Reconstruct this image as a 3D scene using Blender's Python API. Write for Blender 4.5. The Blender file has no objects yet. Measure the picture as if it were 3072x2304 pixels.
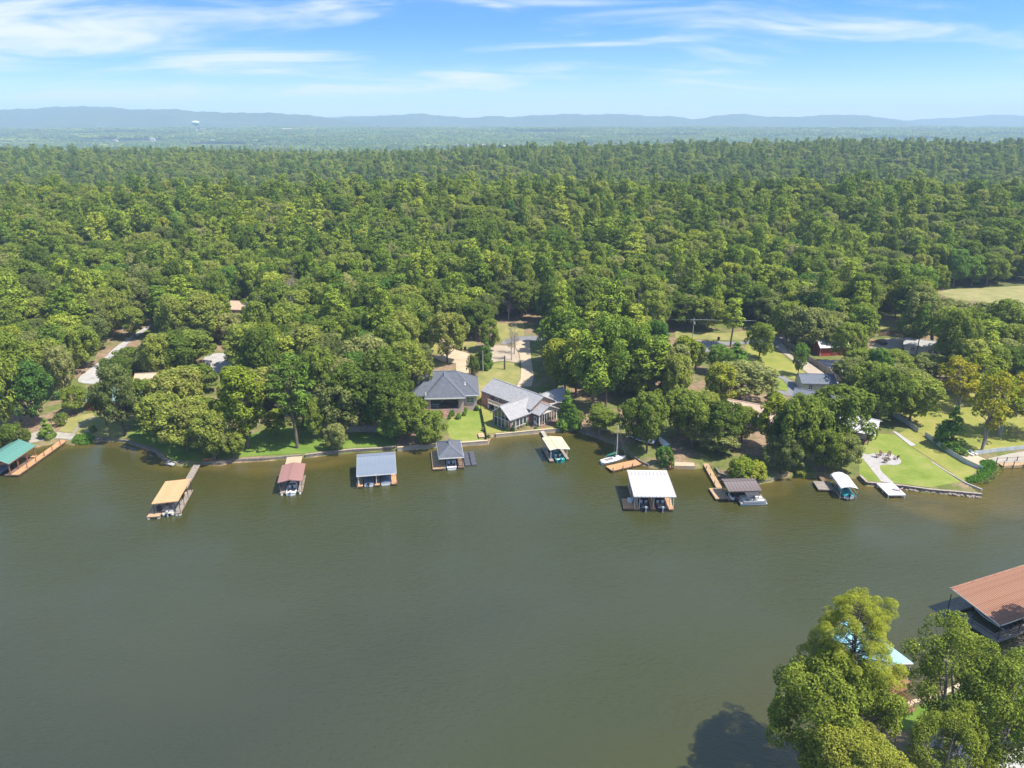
import bpy, bmesh, math, random
import numpy as np
from mathutils import Vector, Matrix
R = math.radians
random.seed(7); RNG = np.random.default_rng(11)
scene = bpy.context.scene
C = scene.collection

# ------------------------------------------------------------------ camera
CAM_H, PITCH, FPX = 75.0, R(19.6), 2193.0          # drone about 75 m above the lake
cam_d = bpy.data.cameras.new('camera'); cam = bpy.data.objects.new('camera', cam_d); C.objects.link(cam)
cam.location = (0, 0, CAM_H); cam.rotation_euler = (math.pi/2 - PITCH, 0, 0)
cam_d.sensor_width = 36.0; cam_d.lens = 36.0*FPX/3072.0
cam_d.clip_start = 0.5; cam_d.clip_end = 60000
scene.camera = cam

# ------------------------------------------------------------------ sun, sky, exposure
SUN_EL, SUN_AZ = R(60), math.atan2(-0.34, 0.94)     # sun stands to the right and a little behind the camera
sd = Vector((math.cos(SUN_EL)*math.cos(SUN_AZ), math.cos(SUN_EL)*math.sin(SUN_AZ), math.sin(SUN_EL)))
sun_d = bpy.data.lights.new('sun', 'SUN'); sun = bpy.data.objects.new('sun', sun_d); C.objects.link(sun)
sun_d.energy = 3.0; sun_d.angle = R(0.53); sun_d.color = (1.0, 0.95, 0.86)
sun.rotation_euler = sd.to_track_quat('Z', 'Y').to_euler(); sun.location = (60, -40, 200)

world = bpy.data.worlds.new('World'); scene.world = world; world.use_nodes = True
wt = world.node_tree; wt.nodes.clear()
def wn(t, **kw):
    n = wt.nodes.new(t)
    for k, v in kw.items(): setattr(n, k, v)
    return n
W_out = wn('ShaderNodeOutputWorld'); W_bg = wn('ShaderNodeBackground'); W_bg.inputs['Strength'].default_value = 0.15
W_sky = wn('ShaderNodeTexSky', sky_type='NISHITA'); W_sky.sun_disc = False
W_sky.sun_elevation = SUN_EL; W_sky.sun_rotation = math.pi/2 - SUN_AZ
W_sky.altitude = 100; W_sky.air_density = 1.0; W_sky.dust_density = 0.9; W_sky.ozone_density = 2.2
W_tc = wn('ShaderNodeTexCoord'); W_sep = wn('ShaderNodeSeparateXYZ'); wt.links.new(W_tc.outputs['Generated'], W_sep.inputs[0])
def wmath(op, a, b=None, c=None, clamp=False):
    n = wn('ShaderNodeMath', operation=op); n.use_clamp = clamp
    for i, v in enumerate((a, b, c)):
        if v is None: continue
        if isinstance(v, (int, float)): n.inputs[i].default_value = v
        else: wt.links.new(v, n.inputs[i])
    return n.outputs[0]
# elevation is stretched: this clear sky turns blue within a few degrees of the horizon
zc = wmath('MAXIMUM', W_sep.outputs['Z'], 0.0)
zz = wmath('MULTIPLY_ADD', zc, 2.5, 0.014)
W_cmb = wn('ShaderNodeCombineXYZ')
wt.links.new(W_sep.outputs['X'], W_cmb.inputs[0]); wt.links.new(W_sep.outputs['Y'], W_cmb.inputs[1]); wt.links.new(zz, W_cmb.inputs[2])
W_nrm = wn('ShaderNodeVectorMath', operation='NORMALIZE'); wt.links.new(W_cmb.outputs[0], W_nrm.inputs[0])
wt.links.new(W_nrm.outputs[0], W_sky.inputs['Vector'])
W_hs = wn('ShaderNodeHueSaturation'); W_hs.inputs['Saturation'].default_value = 1.62; W_hs.inputs['Value'].default_value = 0.56
wt.links.new(W_sky.outputs[0], W_hs.inputs['Color'])
# thin cirrus: a cloud deck seen in perspective (direction divided by its height)
zd = wmath('ADD', zc, 0.11)
cx = wmath('DIVIDE', W_sep.outputs['X'], zd); cy = wmath('DIVIDE', W_sep.outputs['Y'], zd)
W_c2 = wn('ShaderNodeCombineXYZ'); wt.links.new(cx, W_c2.inputs[0]); wt.links.new(cy, W_c2.inputs[1])
def wnoise(scale, detail, rough, off, sx, sy, dist=0.0):
    m = wn('ShaderNodeMapping'); m.inputs['Location'].default_value = off; m.inputs['Scale'].default_value = (sx, sy, 1); m.inputs['Rotation'].default_value = (0, 0, R(-8))
    wt.links.new(W_c2.outputs[0], m.inputs[0])
    n = wn('ShaderNodeTexNoise'); n.inputs['Scale'].default_value = scale; n.inputs['Detail'].default_value = detail
    n.inputs['Roughness'].default_value = rough; n.inputs['Distortion'].default_value = dist
    wt.links.new(m.outputs[0], n.inputs['Vector']); return n.outputs[0]
n1 = wnoise(1.0, 7, 0.58, (29.0, 20.0, 0), 0.75, 1.25, 0.7)
n2 = wnoise(1.0, 5, 0.55, (30.0, 36.1, 0), 0.30, 0.62, 0.3)
cl = wmath('ADD', wmath('MULTIPLY', n1, 0.62), wmath('MULTIPLY', n2, 0.55))
W_rmp = wn('ShaderNodeMapRange'); W_rmp.interpolation_type = 'SMOOTHSTEP'
W_rmp.inputs['From Min'].default_value = 0.555; W_rmp.inputs['From Max'].default_value = 0.76
wt.links.new(cl, W_rmp.inputs['Value'])
W_mix = wn('ShaderNodeMix', data_type='RGBA')
wt.links.new(wmath('MULTIPLY_ADD', W_rmp.outputs[0], 0.78, 0.11), W_mix.inputs['Factor'])
wt.links.new(W_hs.outputs[0], W_mix.inputs[6]); W_mix.inputs[7].default_value = (2.5, 2.58, 2.68, 1)
# milky band of far haze just above the hills
hb = wmath('MULTIPLY', wmath('POWER', 2.718, wmath('MULTIPLY', zc, -26.0)), 0.72)
W_mx2 = wn('ShaderNodeMix', data_type='RGBA'); wt.links.new(hb, W_mx2.inputs['Factor']); wt.links.new(W_mix.outputs[2], W_mx2.inputs[6]); W_mx2.inputs[7].default_value = (2.25, 2.32, 2.5, 1)
wt.links.new(W_mx2.outputs[2], W_bg.inputs['Color']); wt.links.new(W_bg.outputs[0], W_out.inputs['Surface'])

scene.view_settings.view_transform = 'Standard'; scene.view_settings.look = 'None'
scene.view_settings.exposure = 1.5; scene.view_settings.gamma = 1.0; scene.view_settings.use_curve_mapping = False
scene.cycles.use_denoising = True
scene.cycles.max_bounces = 5; scene.cycles.diffuse_bounces = 3; scene.cycles.glossy_bounces = 2
scene.cycles.transmission_bounces = 4; scene.cycles.transparent_max_bounces = 6; scene.cycles.volume_bounces = 2
scene.cycles.caustics_reflective = False; scene.cycles.caustics_refractive = False

# ------------------------------------------------------------------ photo-plan to ground: a pixel of the survey frame to a point on the ground
FR = {1:(0,1100,3.16),2:(600,1100,3.16),3:(1150,950,3.16),4:(1750,1150,3.16),5:(2372,1100,3.16),6:(1900,850,3.16),7:(2250,1650,2.536),
      8:(2560,1200,4.32),9:(1260,1090,5.027),10:(2400,800,3.292),11:(200,900,2.765),12:(2700,1900,4.107),0:(0,0,0.72005)}
CT, ST = math.cos(PITCH), math.sin(PITCH)
def src(k, u, v):
    a, b, s = FR[k]; return a + u/s, b + v/s
def ray(x, y):
    dx = (x-1536)/FPX; dy = (y-1152)/FPX
    return (dx, CT - dy*ST, -ST - dy*CT)
def gp(k, u, v, z=0.0):
    d = ray(*src(k, u, v)); t = (z-CAM_H)/d[2]; return (d[0]*t, d[1]*t)
def gps(k, pts, z=0.0): return [gp(k, u, v, z) for u, v in pts]
def project(X, Y, Z):
    z = Z-CAM_H; dep = Y*CT - z*ST; up = Y*ST + z*CT
    return 1536+FPX*X/dep, 1152-FPX*up/dep, dep

# ------------------------------------------------------------------ shore lines and height of the land
SHORE = ([(-420, 168), (-150, 166), (-132, 163)] + gps(1, [(-30,800),(120,775),(330,765),(440,740),(560,715),(700,738),(900,712),(980,702),(1190,715),(1250,735),
         (1480,805),(1580,900),(1680,935),(1830,942),(1930,928),(2090,932)])
         + gps(2, [(300,908),(650,888),(820,872),(970,860),(1000,864),(1190,838),(1450,812),(1690,800),(1860,783),(1872,798),(2130,780)])
         + gps(3, [(500,1240),(740,1225),(990,1208),(1000,1150),(1030,1136),(1065,1142),(1490,1102),(1700,1086),(1840,1088),(2000,1132),(2180,1205)])
         + gps(4, [(20,478),(150,525),(330,592),(430,662),(490,718),(550,762),(620,792),(700,806),(780,806),(860,792),(1060,806),(1150,792),(1250,815),
                   (1290,870),(1420,930),(1650,952),(1780,930),(1830,892),(1950,888),(2212,892)])
         + gps(5, [(400,1045),(520,1050),(650,1058),(720,1127),(850,1137),(1050,1157),(1300,1192),(1805,1237),(1640,1098),(1760,1035),(1840,985),(1960,952),(2040,952),(2212,937)])
         + [(135, 150), (190, 158), (420, 170)])
BANK = gps(7, [(150,2050),(300,1780),(700,1520),(1000,1340),(1120,1262),(1225,1202),(1440,1142),(1700,1010),(1950,870),(2085,800)]) + [(92, 92), (150, 112)]
SH = np.array(SHORE); BK = np.array(BANK)
def seg_dist(P, L):
    d = np.full(len(P), 1e9)
    for a, b in zip(L[:-1], L[1:]):
        ab = b-a; t = np.clip(((P-a)@ab)/max(ab@ab, 1e-9), 0, 1)
        q = P-(a+t[:, None]*ab); d = np.minimum(d, np.einsum('ij,ij->i', q, q))
    return np.sqrt(d)
def inside(P, poly):
    poly = np.asarray(poly); r = np.zeros(len(P), bool); n = len(poly)
    for i in range(n):
        x1, y1 = poly[i]; x2, y2 = poly[(i+1) % n]
        if y1 == y2: continue
        c = ((y1 > P[:, 1]) != (y2 > P[:, 1])) & (P[:, 0] < (x2-x1)*(P[:, 1]-y1)/(y2-y1)+x1)
        r ^= c
    return r
NORTH = np.array(SHORE+[(420, 900), (-420, 900)]); SOUTH = np.array(BANK+[(150, -60), (40, -60)])
def ss(a, b, x):
    t = np.clip((x-a)/(b-a), 0, 1); return t*t*(3-2*t)
def wob(x, y, s, k):
    return (np.sin(x/s*1.0+k)*np.cos(y/s*1.3+k*2.1)+0.6*np.sin(x/s*2.3-y/s*1.7+k*3.3)+0.4*np.sin(x/s*4.1+y/s*3.7+k*.7))/2.0
def heights(P):
    P = np.asarray(P, float).reshape(-1, 2); x, y = P[:, 0], P[:, 1]
    d = np.where(y > 100, y-158, -50.0)
    near = y < 330
    if near.any():
        Q = P[near]; dn = seg_dist(Q, SH); inn = inside(Q, NORTH)
        ds = seg_dist(Q, BK); ins = inside(Q, SOUTH)
        v = np.where(inn, dn, np.where(ins, -1000-ds, -np.minimum(dn, ds)))
        d[near] = v
    land = d > 0
    h = np.where(d > -900, 0.7*ss(-0.5, 0.25, d)-1.5*(1-ss(-2.5, 0.0, d)), 0)
    dd = np.clip(d, 0, None)
    g = 0.028*np.minimum(dd, 40)+0.05*np.clip(dd-40, 0, 80)
    r1 = 14.5*np.exp(-((y-470-18*np.sin(x/150.0))/105.0)**2)*ss(60, 220, dd)
    amp = 16+11*ss(50, 650, x)-7*np.exp(-((x+230)/170.0)**2)+3*np.sin(x/210+1)
    y2 = 1100+60*np.sin(x/260.0)
    r2 = amp*np.where(y < y2, np.exp(-((y-y2)/300.0)**2), np.exp(-((y-y2)/420.0)**2))
    drop = 10.0*ss(500, 640, y)*(1-ss(700, 900, y))
    far = ss(1500, 2500, y)*(-36+10*wob(x, y*1.9, 520.0, 1.3)+6*wob(x, y*2, 210.0, 4.0))+62*ss(2900, 5200, y)
    wv = 1.2*wob(x, y, 38.0, .4)*ss(70, 160, dd)
    h = h+np.where(land, g*(1-ss(520, 900, y)*0.4)+r1+r2-drop+far+wv, 0)
    s = d < -900
    if s.any(): h[s] = 0.75+0.05*np.clip(-1000-d[s], 0, 60)
    return h
def hh(x, y): return float(heights([(x, y)])[0])
def tg(k, u, v):
    """pixel of a survey frame -> point on the ground"""
    x0, y0 = src(k, u, v); d = ray(x0, y0); z = 2.0
    for _ in range(7):
        t = (z-CAM_H)/d[2]; z = 0.15*z+0.85*hh(d[0]*t, d[1]*t)
    t = (z-CAM_H)/d[2]; return d[0]*t, d[1]*t, z
def up_at(x, y, k, v):
    """height above datum seen at frame row v over the ground point x, y"""
    yy = src(k, 0, v)[1]; q = (1152-yy)/FPX
    return CAM_H+y*(q*CT-ST)/(CT+q*ST)
# ------------------------------------------------------------------ mesh helpers
def link(o, parent=None):
    C.objects.link(o)
    if parent is not None: o.parent = parent
    return o
def mesh_np(name, V, faces_flat, n, mats=(), matidx=None, smooth=False):
    """n = corners of every face"""
    me = bpy.data.meshes.new(name); V = np.asarray(V, np.float32); Fc = np.asarray(faces_flat, np.int32).ravel()
    nf = len(Fc)//n
    me.vertices.add(len(V)); me.vertices.foreach_set('co', V.ravel())
    me.loops.add(len(Fc)); me.loops.foreach_set('vertex_index', Fc)
    me.polygons.add(nf); me.polygons.foreach_set('loop_start', np.arange(0, nf*n, n, dtype=np.int32))
    if matidx is not None: me.polygons.foreach_set('material_index', np.asarray(matidx, np.int32))
    for m in mats: me.materials.append(m)
    me.update(calc_edges=True)
    if smooth: me.polygons.foreach_set('use_smooth', np.ones(nf, bool))
    return me
class MB:
    """collects boxes, bars, prisms and lofts into one mesh"""
    def __init__(s): s.v = []; s.f = []
    def add(s, vs, fs):
        o = len(s.v); s.v += [tuple(p) for p in vs]; s.f += [tuple(i+o for i in f) for f in fs]; return s
    def box(s, x0, x1, y0, y1, z0, z1):
        return s.add([(x0,y0,z0),(x1,y0,z0),(x1,y1,z0),(x0,y1,z0),(x0,y0,z1),(x1,y0,z1),(x1,y1,z1),(x0,y1,z1)],
                     [(3,2,1,0),(4,5,6,7),(0,1,5,4),(1,2,6,5),(2,3,7,6),(3,0,4,7)])
    def bar(s, a, b, w, h=None):
        """square bar from a to b"""
        h = h or w; a = Vector(a); b = Vector(b); d = (b-a).normalized()
        up = Vector((0,0,1)) if abs(d.z) < .95 else Vector((0,1,0))
        r = d.cross(up).normalized()*w/2; u = r.cross(d).normalized()*h/2
        q = [-r-u, r-u, r+u, -r+u]
        return s.add([a+i for i in q]+[b+i for i in q], [(3,2,1,0),(4,5,6,7),(0,1,5,4),(1,2,6,5),(2,3,7,6),(3,0,4,7)])
    def rod(s, a, b, r0, r1=None, n=8, cap=True):
        r1 = r0 if r1 is None else r1; a = Vector(a); b = Vector(b); d = (b-a).normalized()
        up = Vector((0,0,1)) if abs(d.z) < .95 else Vector((1,0,0))
        p = d.cross(up).normalized(); q = p.cross(d)
        vs = [a+(p*math.cos(6.28318*i/n)+q*math.sin(6.28318*i/n))*r0 for i in range(n)]+[b+(p*math.cos(6.28318*i/n)+q*math.sin(6.28318*i/n))*r1 for i in range(n)]
        fs = [(i, (i+1) % n, n+(i+1) % n, n+i) for i in range(n)]
        if cap: fs += [tuple(range(n-1, -1, -1)), tuple(range(n, 2*n))]
        return s.add(vs, fs)
    def loft(s, rings, close=True, cap=True):
        n = len(rings[0]); vs = [p for r in rings for p in r]; fs = []
        for j in range(len(rings)-1):
            for i in range(n if close else n-1):
                k = (i+1) % n; fs.append((j*n+i, j*n+k, (j+1)*n+k, (j+1)*n+i))
        if cap: fs += [tuple(range(n-1, -1, -1)), tuple(range((len(rings)-1)*n, len(rings)*n))]
        return s.add(vs, fs)
    def prism(s, poly, z0, z1):
        n = len(poly); return s.add([(x, y, z0) for x, y in poly]+[(x, y, z1) for x, y in poly],
            [tuple(range(n-1, -1, -1)), tuple(range(n, 2*n))]+[(i, (i+1) % n, n+(i+1) % n, n+i) for i in range(n)])
    def slab(s, quad, t):
        """flat polygon given in 3d, thickened downwards by t"""
        n = len(quad); return s.add([tuple(p) for p in quad]+[(p[0], p[1], p[2]-t) for p in quad],
            [tuple(range(n)), tuple(range(2*n-1, n-1, -1))]+[(i, n+i, n+(i+1) % n, (i+1) % n) for i in range(n)])
    def mesh(s, name, mat, smooth=False, bevel=0):
        me = bpy.data.meshes.new(name); me.from_pydata(s.v, [], s.f); me.materials.append(mat)
        bm = bmesh.new(); bm.from_mesh(me); bmesh.ops.recalc_face_normals(bm, faces=bm.faces)
        if bevel: bmesh.ops.bevel(bm, geom=bm.edges[:], offset=bevel, segments=2, affect='EDGES')
        bm.to_mesh(me); bm.free()
        if smooth:
            for p in me.polygons: p.use_smooth = True
        me.update(); return me
    def build(s, name, mat, parent=None, smooth=False, bevel=0):
        return link(bpy.data.objects.new(name, s.mesh(name, mat, smooth, bevel)), parent)
def box(x0, x1, y0, y1, z0, z1): return MB().box(x0, x1, y0, y1, z0, z1)
def tag(o, label=None, cat=None, group=None, kind=None):
    if label: o['label'] = label
    if cat: o['category'] = cat
    if group: o['group'] = group
    if kind: o['kind'] = kind
    return o
def thing(name, label, cat, loc=(0,0,0), rz=0.0, group=None):
    o = bpy.data.objects.new(name, None); o.empty_display_size = 0.5; C.objects.link(o)
    o.location = loc; o.rotation_euler = (0, 0, rz); return tag(o, label, cat, group)
def inst(name, me, parent=None, loc=(0,0,0), rz=0.0, sc=None):
    o = bpy.data.objects.new(name, me); link(o, parent); o.location = loc; o.rotation_euler = (0, 0, rz)
    if sc: o.scale = sc
    return o
def copy_tree(o, parent=None):
    c = o.copy(); C.objects.link(c); c.parent = parent
    for ch in o.children: copy_tree(ch, c)
    return c

# ------------------------------------------------------------------ materials
def material(name, col, col2=None, scale=1.0, rough=0.75, bump=0.0, bscale=None, metal=0.0, stretch=None, detail=5, spec=None, stain=None):
    m = bpy.data.materials.new(name); m.use_nodes = True; nt = m.node_tree; b = nt.nodes['Principled BSDF']
    b.inputs['Roughness'].default_value = rough; b.inputs['Metallic'].default_value = metal
    if spec is not None: b.inputs['Specular IOR Level'].default_value = spec
    b.inputs['Base Color'].default_value = (*col, 1)
    if col2 or bump:
        tc = nt.nodes.new('ShaderNodeTexCoord'); mp = nt.nodes.new('ShaderNodeMapping'); nt.links.new(tc.outputs['Object'], mp.inputs[0])
        if stretch: mp.inputs['Scale'].default_value = stretch
        n = nt.nodes.new('ShaderNodeTexNoise'); n.inputs['Scale'].default_value = scale; n.inputs['Detail'].default_value = detail; n.inputs['Roughness'].default_value = .62
        nt.links.new(mp.outputs[0], n.inputs['Vector'])
        if col2:
            r = nt.nodes.new('ShaderNodeValToRGB'); r.color_ramp.elements[0].position = .34; r.color_ramp.elements[1].position = .68
            r.color_ramp.elements[0].color = (*col, 1); r.color_ramp.elements[1].color = (*col2, 1)
            nt.links.new(n.outputs[0], r.inputs[0]); out = r.outputs[0]
            if stain:
                n3 = nt.nodes.new('ShaderNodeTexNoise'); n3.inputs['Scale'].default_value = stain[1]; n3.inputs['Detail'].default_value = 6
                mp3 = nt.nodes.new('ShaderNodeMapping'); mp3.inputs['Scale'].default_value = stain[3] if len(stain) > 3 else (1, 1, 1)
                nt.links.new(tc.outputs['Object'], mp3.inputs[0]); nt.links.new(mp3.outputs[0], n3.inputs['Vector'])
                r3 = nt.nodes.new('ShaderNodeMapRange'); r3.inputs['From Min'].default_value = stain[2]; r3.inputs['From Max'].default_value = stain[2]+.14
                nt.links.new(n3.outputs[0], r3.inputs[0]); mx = nt.nodes.new('ShaderNodeMix'); mx.data_type = 'RGBA'
                nt.links.new(r3.outputs[0], mx.inputs['Factor']); nt.links.new(out, mx.inputs[6]); mx.inputs[7].default_value = (*stain[0], 1); out = mx.outputs[2]
            nt.links.new(out, b.inputs['Base Color'])
        if bump:
            n2 = nt.nodes.new('ShaderNodeTexNoise'); n2.inputs['Scale'].default_value = bscale or scale*4; n2.inputs['Detail'].default_value = 4
            nt.links.new(tc.outputs['Object'], n2.inputs['Vector'])
            bp = nt.nodes.new('ShaderNodeBump'); bp.inputs['Strength'].default_value = bump; bp.inputs['Distance'].default_value = .1
            nt.links.new(n2.outputs[0], bp.inputs['Height']); nt.links.new(bp.outputs[0], b.inputs['Normal'])
    return m
def brick_material(name, c1, c2, mortar):
    m = bpy.data.materials.new(name); m.use_nodes = True; nt = m.node_tree; b = nt.nodes['Principled BSDF']; b.inputs['Roughness'].default_value = .9
    tc = nt.nodes.new('ShaderNodeTexCoord'); sp = nt.nodes.new('ShaderNodeSeparateXYZ'); nt.links.new(tc.outputs['Object'], sp.inputs[0])
    ad = nt.nodes.new('ShaderNodeMath'); nt.links.new(sp.outputs[0], ad.inputs[0]); nt.links.new(sp.outputs[1], ad.inputs[1])
    cb = nt.nodes.new('ShaderNodeCombineXYZ'); nt.links.new(ad.outputs[0], cb.inputs[0]); nt.links.new(sp.outputs[2], cb.inputs[1])
    t = nt.nodes.new('ShaderNodeTexBrick'); t.inputs['Scale'].default_value = 1; t.inputs['Brick Width'].default_value = .42; t.inputs['Row Height'].default_value = .15; t.inputs['Mortar Size'].default_value = .018
    t.inputs['Color1'].default_value = (*c1, 1); t.inputs['Color2'].default_value = (*c2, 1); t.inputs['Mortar'].default_value = (*mortar, 1)
    nt.links.new(cb.outputs[0], t.inputs['Vector'])
    n = nt.nodes.new('ShaderNodeTexNoise'); n.inputs['Scale'].default_value = 1.6; n.inputs['Detail'].default_value = 8; n.inputs['Roughness'].default_value = .8
    nt.links.new(tc.outputs['Object'], n.inputs['Vector'])
    mx = nt.nodes.new('ShaderNodeMix'); mx.data_type = 'RGBA'; mx.blend_type = 'OVERLAY'; mx.inputs['Factor'].default_value = .75
    nt.links.new(t.outputs[0], mx.inputs[6]); nt.links.new(n.outputs[0], mx.inputs[7]); nt.links.new(mx.outputs[2], b.inputs['Base Color'])
    return m
def leaf_material(name, stops, trans=.45):
    """leaf colour varies from tree to tree, from clump to clump and from leaf to leaf"""
    m = bpy.data.materials.new(name); m.use_nodes = True; nt = m.node_tree; nt.nodes.clear()
    out = nt.nodes.new('ShaderNodeOutputMaterial'); oi = nt.nodes.new('ShaderNodeObjectInfo'); geo = nt.nodes.new('ShaderNodeNewGeometry')
    tc = nt.nodes.new('ShaderNodeTexCoord'); n = nt.nodes.new('ShaderNodeTexNoise'); n.inputs['Scale'].default_value = .33; n.inputs['Detail'].default_value = 3
    nt.links.new(tc.outputs['Object'], n.inputs['Vector'])
    a = nt.nodes.new('ShaderNodeMath'); a.operation = 'MULTIPLY_ADD'; a.inputs[1].default_value = .5; nt.links.new(n.outputs[0], a.inputs[0])
    b = nt.nodes.new('ShaderNodeMath'); b.operation = 'MULTIPLY_ADD'; b.inputs[1].default_value = .85; b.inputs[2].default_value = -.17; nt.links.new(oi.outputs['Random'], b.inputs[0])
    nt.links.new(b.outputs[0], a.inputs[2])
    r = nt.nodes.new('ShaderNodeValToRGB'); el = r.color_ramp.elements
    while len(el) < len(stops): el.new(.5)
    for i, (p, c) in enumerate(stops): el[i].position = p; el[i].color = (*c, 1)
    nt.links.new(a.outputs[0], r.inputs[0])
    v = nt.nodes.new('ShaderNodeMapRange'); v.inputs['To Min'].default_value = .50; v.inputs['To Max'].default_value = 1.55; nt.links.new(geo.outputs['Random Per Island'], v.inputs[0])
    hs = nt.nodes.new('ShaderNodeHueSaturation'); nt.links.new(v.outputs[0], hs.inputs['Value']); nt.links.new(r.outputs[0], hs.inputs['Color'])
    d = nt.nodes.new('ShaderNodeBsdfDiffuse'); t = nt.nodes.new('ShaderNodeBsdfTranslucent'); mx = nt.nodes.new('ShaderNodeMixShader'); mx.inputs[0].default_value = trans
    nt.links.new(hs.outputs[0], d.inputs[0]); nt.links.new(hs.outputs[0], t.inputs[0]); nt.links.new(d.outputs[0], mx.inputs[1]); nt.links.new(t.outputs[0], mx.inputs[2])
    nt.links.new(mx.outputs[0], out.inputs['Surface']); return m
M = {}
def mk(key, *a, **k): M[key] = material(key, *a, **k)
mk('wood_new', (.42,.22,.10), (.56,.31,.15), 2.2, .8, .2, stretch=(1,1,1))
mk('wood_tan', (.36,.24,.13), (.50,.34,.19), 2.0, .8, .2)
mk('wood_grey', (.20,.17,.14), (.33,.28,.23), 2.0, .85, .2)
mk('wood_brown', (.13,.08,.05), (.22,.14,.09), 2.0, .85, .2)
mk('timber_red', (.20,.08,.05), (.30,.13,.08), 2.0, .8)
mk('roof_orange', (.48,.28,.13), (.56,.34,.17), .5, .55, stain=((.40,.22,.10), 1.2, .58, (1,6,1)))
mk('roof_red', (.25,.13,.11), (.31,.17,.145), .5, .55, stain=((.42,.22,.19), .9, .6))
mk('roof_greyblue', (.16,.19,.23), (.20,.23,.28), .4, .45)
mk('roof_beige', (.56,.43,.26), (.64,.50,.32), .6, .6, stain=((.5,.36,.2), 1.1, .58))
mk('roof_white', (.44,.43,.425), (.50,.495,.49), .5, .55, stain=((.27,.235,.22), .55, .54, (3.0,.5,1)))
mk('roof_brown', (.13,.10,.095), (.17,.135,.125), .5, .6, stain=((.22,.18,.16), 1., .6))
mk('roof_green', (.075,.19,.155), (.10,.24,.19), .4, .5)
mk('roof_teal', (.14,.22,.20), (.18,.27,.24), .6, .6)
mk('roof_rust', (.24,.115,.065), (.32,.16,.095), 1.4, .75, .1, stain=((.20,.078,.042), 2.2, .50, (.5,2,1)))
mk('roof_blue', (.25,.52,.62), (.30,.60,.70), .5, .5)
mk('shingle_slate', (.075,.082,.10), (.115,.122,.142), 1.3, .9, .5, 9)
mk('shingle_grey', (.24,.235,.235), (.33,.322,.32), 1.5, .92, .5, 9)
mk('shingle_blue', (.10,.115,.14), (.14,.155,.18), 1.3, .9, .4, 9)
mk('shingle_tan', (.42,.30,.21), (.52,.38,.27), 1.3, .9, .4, 9)
M['brick_pink'] = brick_material('brick_pink', (.36,.22,.17), (.50,.36,.30), (.52,.45,.40))
M['brick_red'] = brick_material('brick_red', (.22,.10,.075), (.36,.19,.145), (.42,.34,.30))
mk('trim_white', (.74,.72,.68), rough=.6); mk('cream', (.62,.53,.40), (.68,.59,.46), 2, .7)
mk('siding', (.50,.45,.38), (.58,.53,.46), 1.0, .8); mk('barn_red', (.34,.035,.03), (.42,.05,.04), 1.5, .75); mk('dark_red', (.16,.03,.025), (.2,.04,.03), 1.5, .8)
mk('screen', (.015,.017,.018), (.028,.030,.030), 1.5, .55); mk('dark', (.02,.02,.022), rough=.6); mk('black_metal', (.018,.018,.02), rough=.45)
mk('glass', (.03,.045,.05), (.05,.065,.07), .8, .06, spec=.9)
mk('concrete', (.29,.26,.215), (.37,.335,.28), .8, .9, .2, stain=((.23,.205,.17), .35, .58))
mk('concrete_tan', (.40,.31,.20), (.47,.37,.25), .5, .9, .2, stain=((.34,.255,.16), .25, .58))
mk('concrete_pale', (.33,.315,.295), (.40,.385,.36), .5, .9, .2, stain=((.27,.255,.235), .22, .56))
mk('pavers', (.30,.28,.265), (.40,.375,.35), 1.4, .9, .3, stain=((.25,.235,.22), .5, .6))
mk('asphalt', (.16,.155,.155), (.21,.20,.20), .5, .92, .2, stain=((.25,.235,.225), .22, .58))
mk('gravel', (.32,.26,.19), (.40,.33,.25), .9, .95, .3, stain=((.34,.26,.18), .3, .54))
mk('seawall', (.14,.12,.095), (.23,.20,.16), 1.2, .95, .4, stain=((.09,.08,.06), .8, .56))
mk('stone', (.25,.20,.16), (.37,.31,.26), 1.5, .95, .5)
mk('white_paint', (.58,.58,.57), (.66,.66,.65), 1.5, .5); mk('gelcoat', (.70,.71,.72), rough=.25); mk('vinyl_white', (.60,.60,.59), (.68,.68,.67), .8, .55)
mk('alu', (.45,.47,.49), (.55,.57,.59), 2, .35, metal=.6); mk('motor_grey', (.42,.44,.46), rough=.35); mk('motor_black', (.02,.02,.022), rough=.3)
mk('seat_tan', (.50,.42,.33), rough=.7); mk('hull_dark', (.03,.035,.05), rough=.25); mk('hull_blue', (.02,.05,.16), rough=.25); mk('hull_teal', (.02,.32,.31), rough=.3)
mk('cover_teal', (.01,.24,.26), (.015,.30,.32), 1.2, .8); mk('cover_green', (.015,.15,.10), rough=.8); mk('cover_blue', (.10,.13,.20), (.14,.17,.24), 1.5, .8); mk('cover_black', (.03,.03,.035), (.05,.05,.055), 1.5, .8)
mk('plastic_dock', (.06,.06,.075), (.09,.09,.105), 2, .6); mk('fence_pale', (.40,.44,.45), (.50,.54,.55), 1.0, .55); mk('bark', (.10,.075,.055), (.18,.14,.11), 2.5, .95, .5, stretch=(1,1,.25))
mk('bark_grey', (.24,.21,.185), (.34,.30,.27), 2.5, .95, .5, stretch=(1,1,.25)); mk('dead_wood', (.26,.22,.20), (.36,.31,.28), 2.5, .95)
mk('pole_wood', (.36,.32,.28), (.46,.42,.37), 2, .9); mk('orange_plastic', (.6,.16,.05), rough=.6); mk('car_paint', (.02,.022,.04), rough=.25); mk('tower_white', (.72,.76,.78), rough=.5); mk('tower_teal', (.22,.42,.44), rough=.5)
mk('bright_wall', (.75,.74,.72), rough=.7); mk('pink_plastic', (.55,.35,.33), rough=.6); mk('plaster_pink', (.52,.40,.33), (.58,.46,.38), 1., .85)
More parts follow.
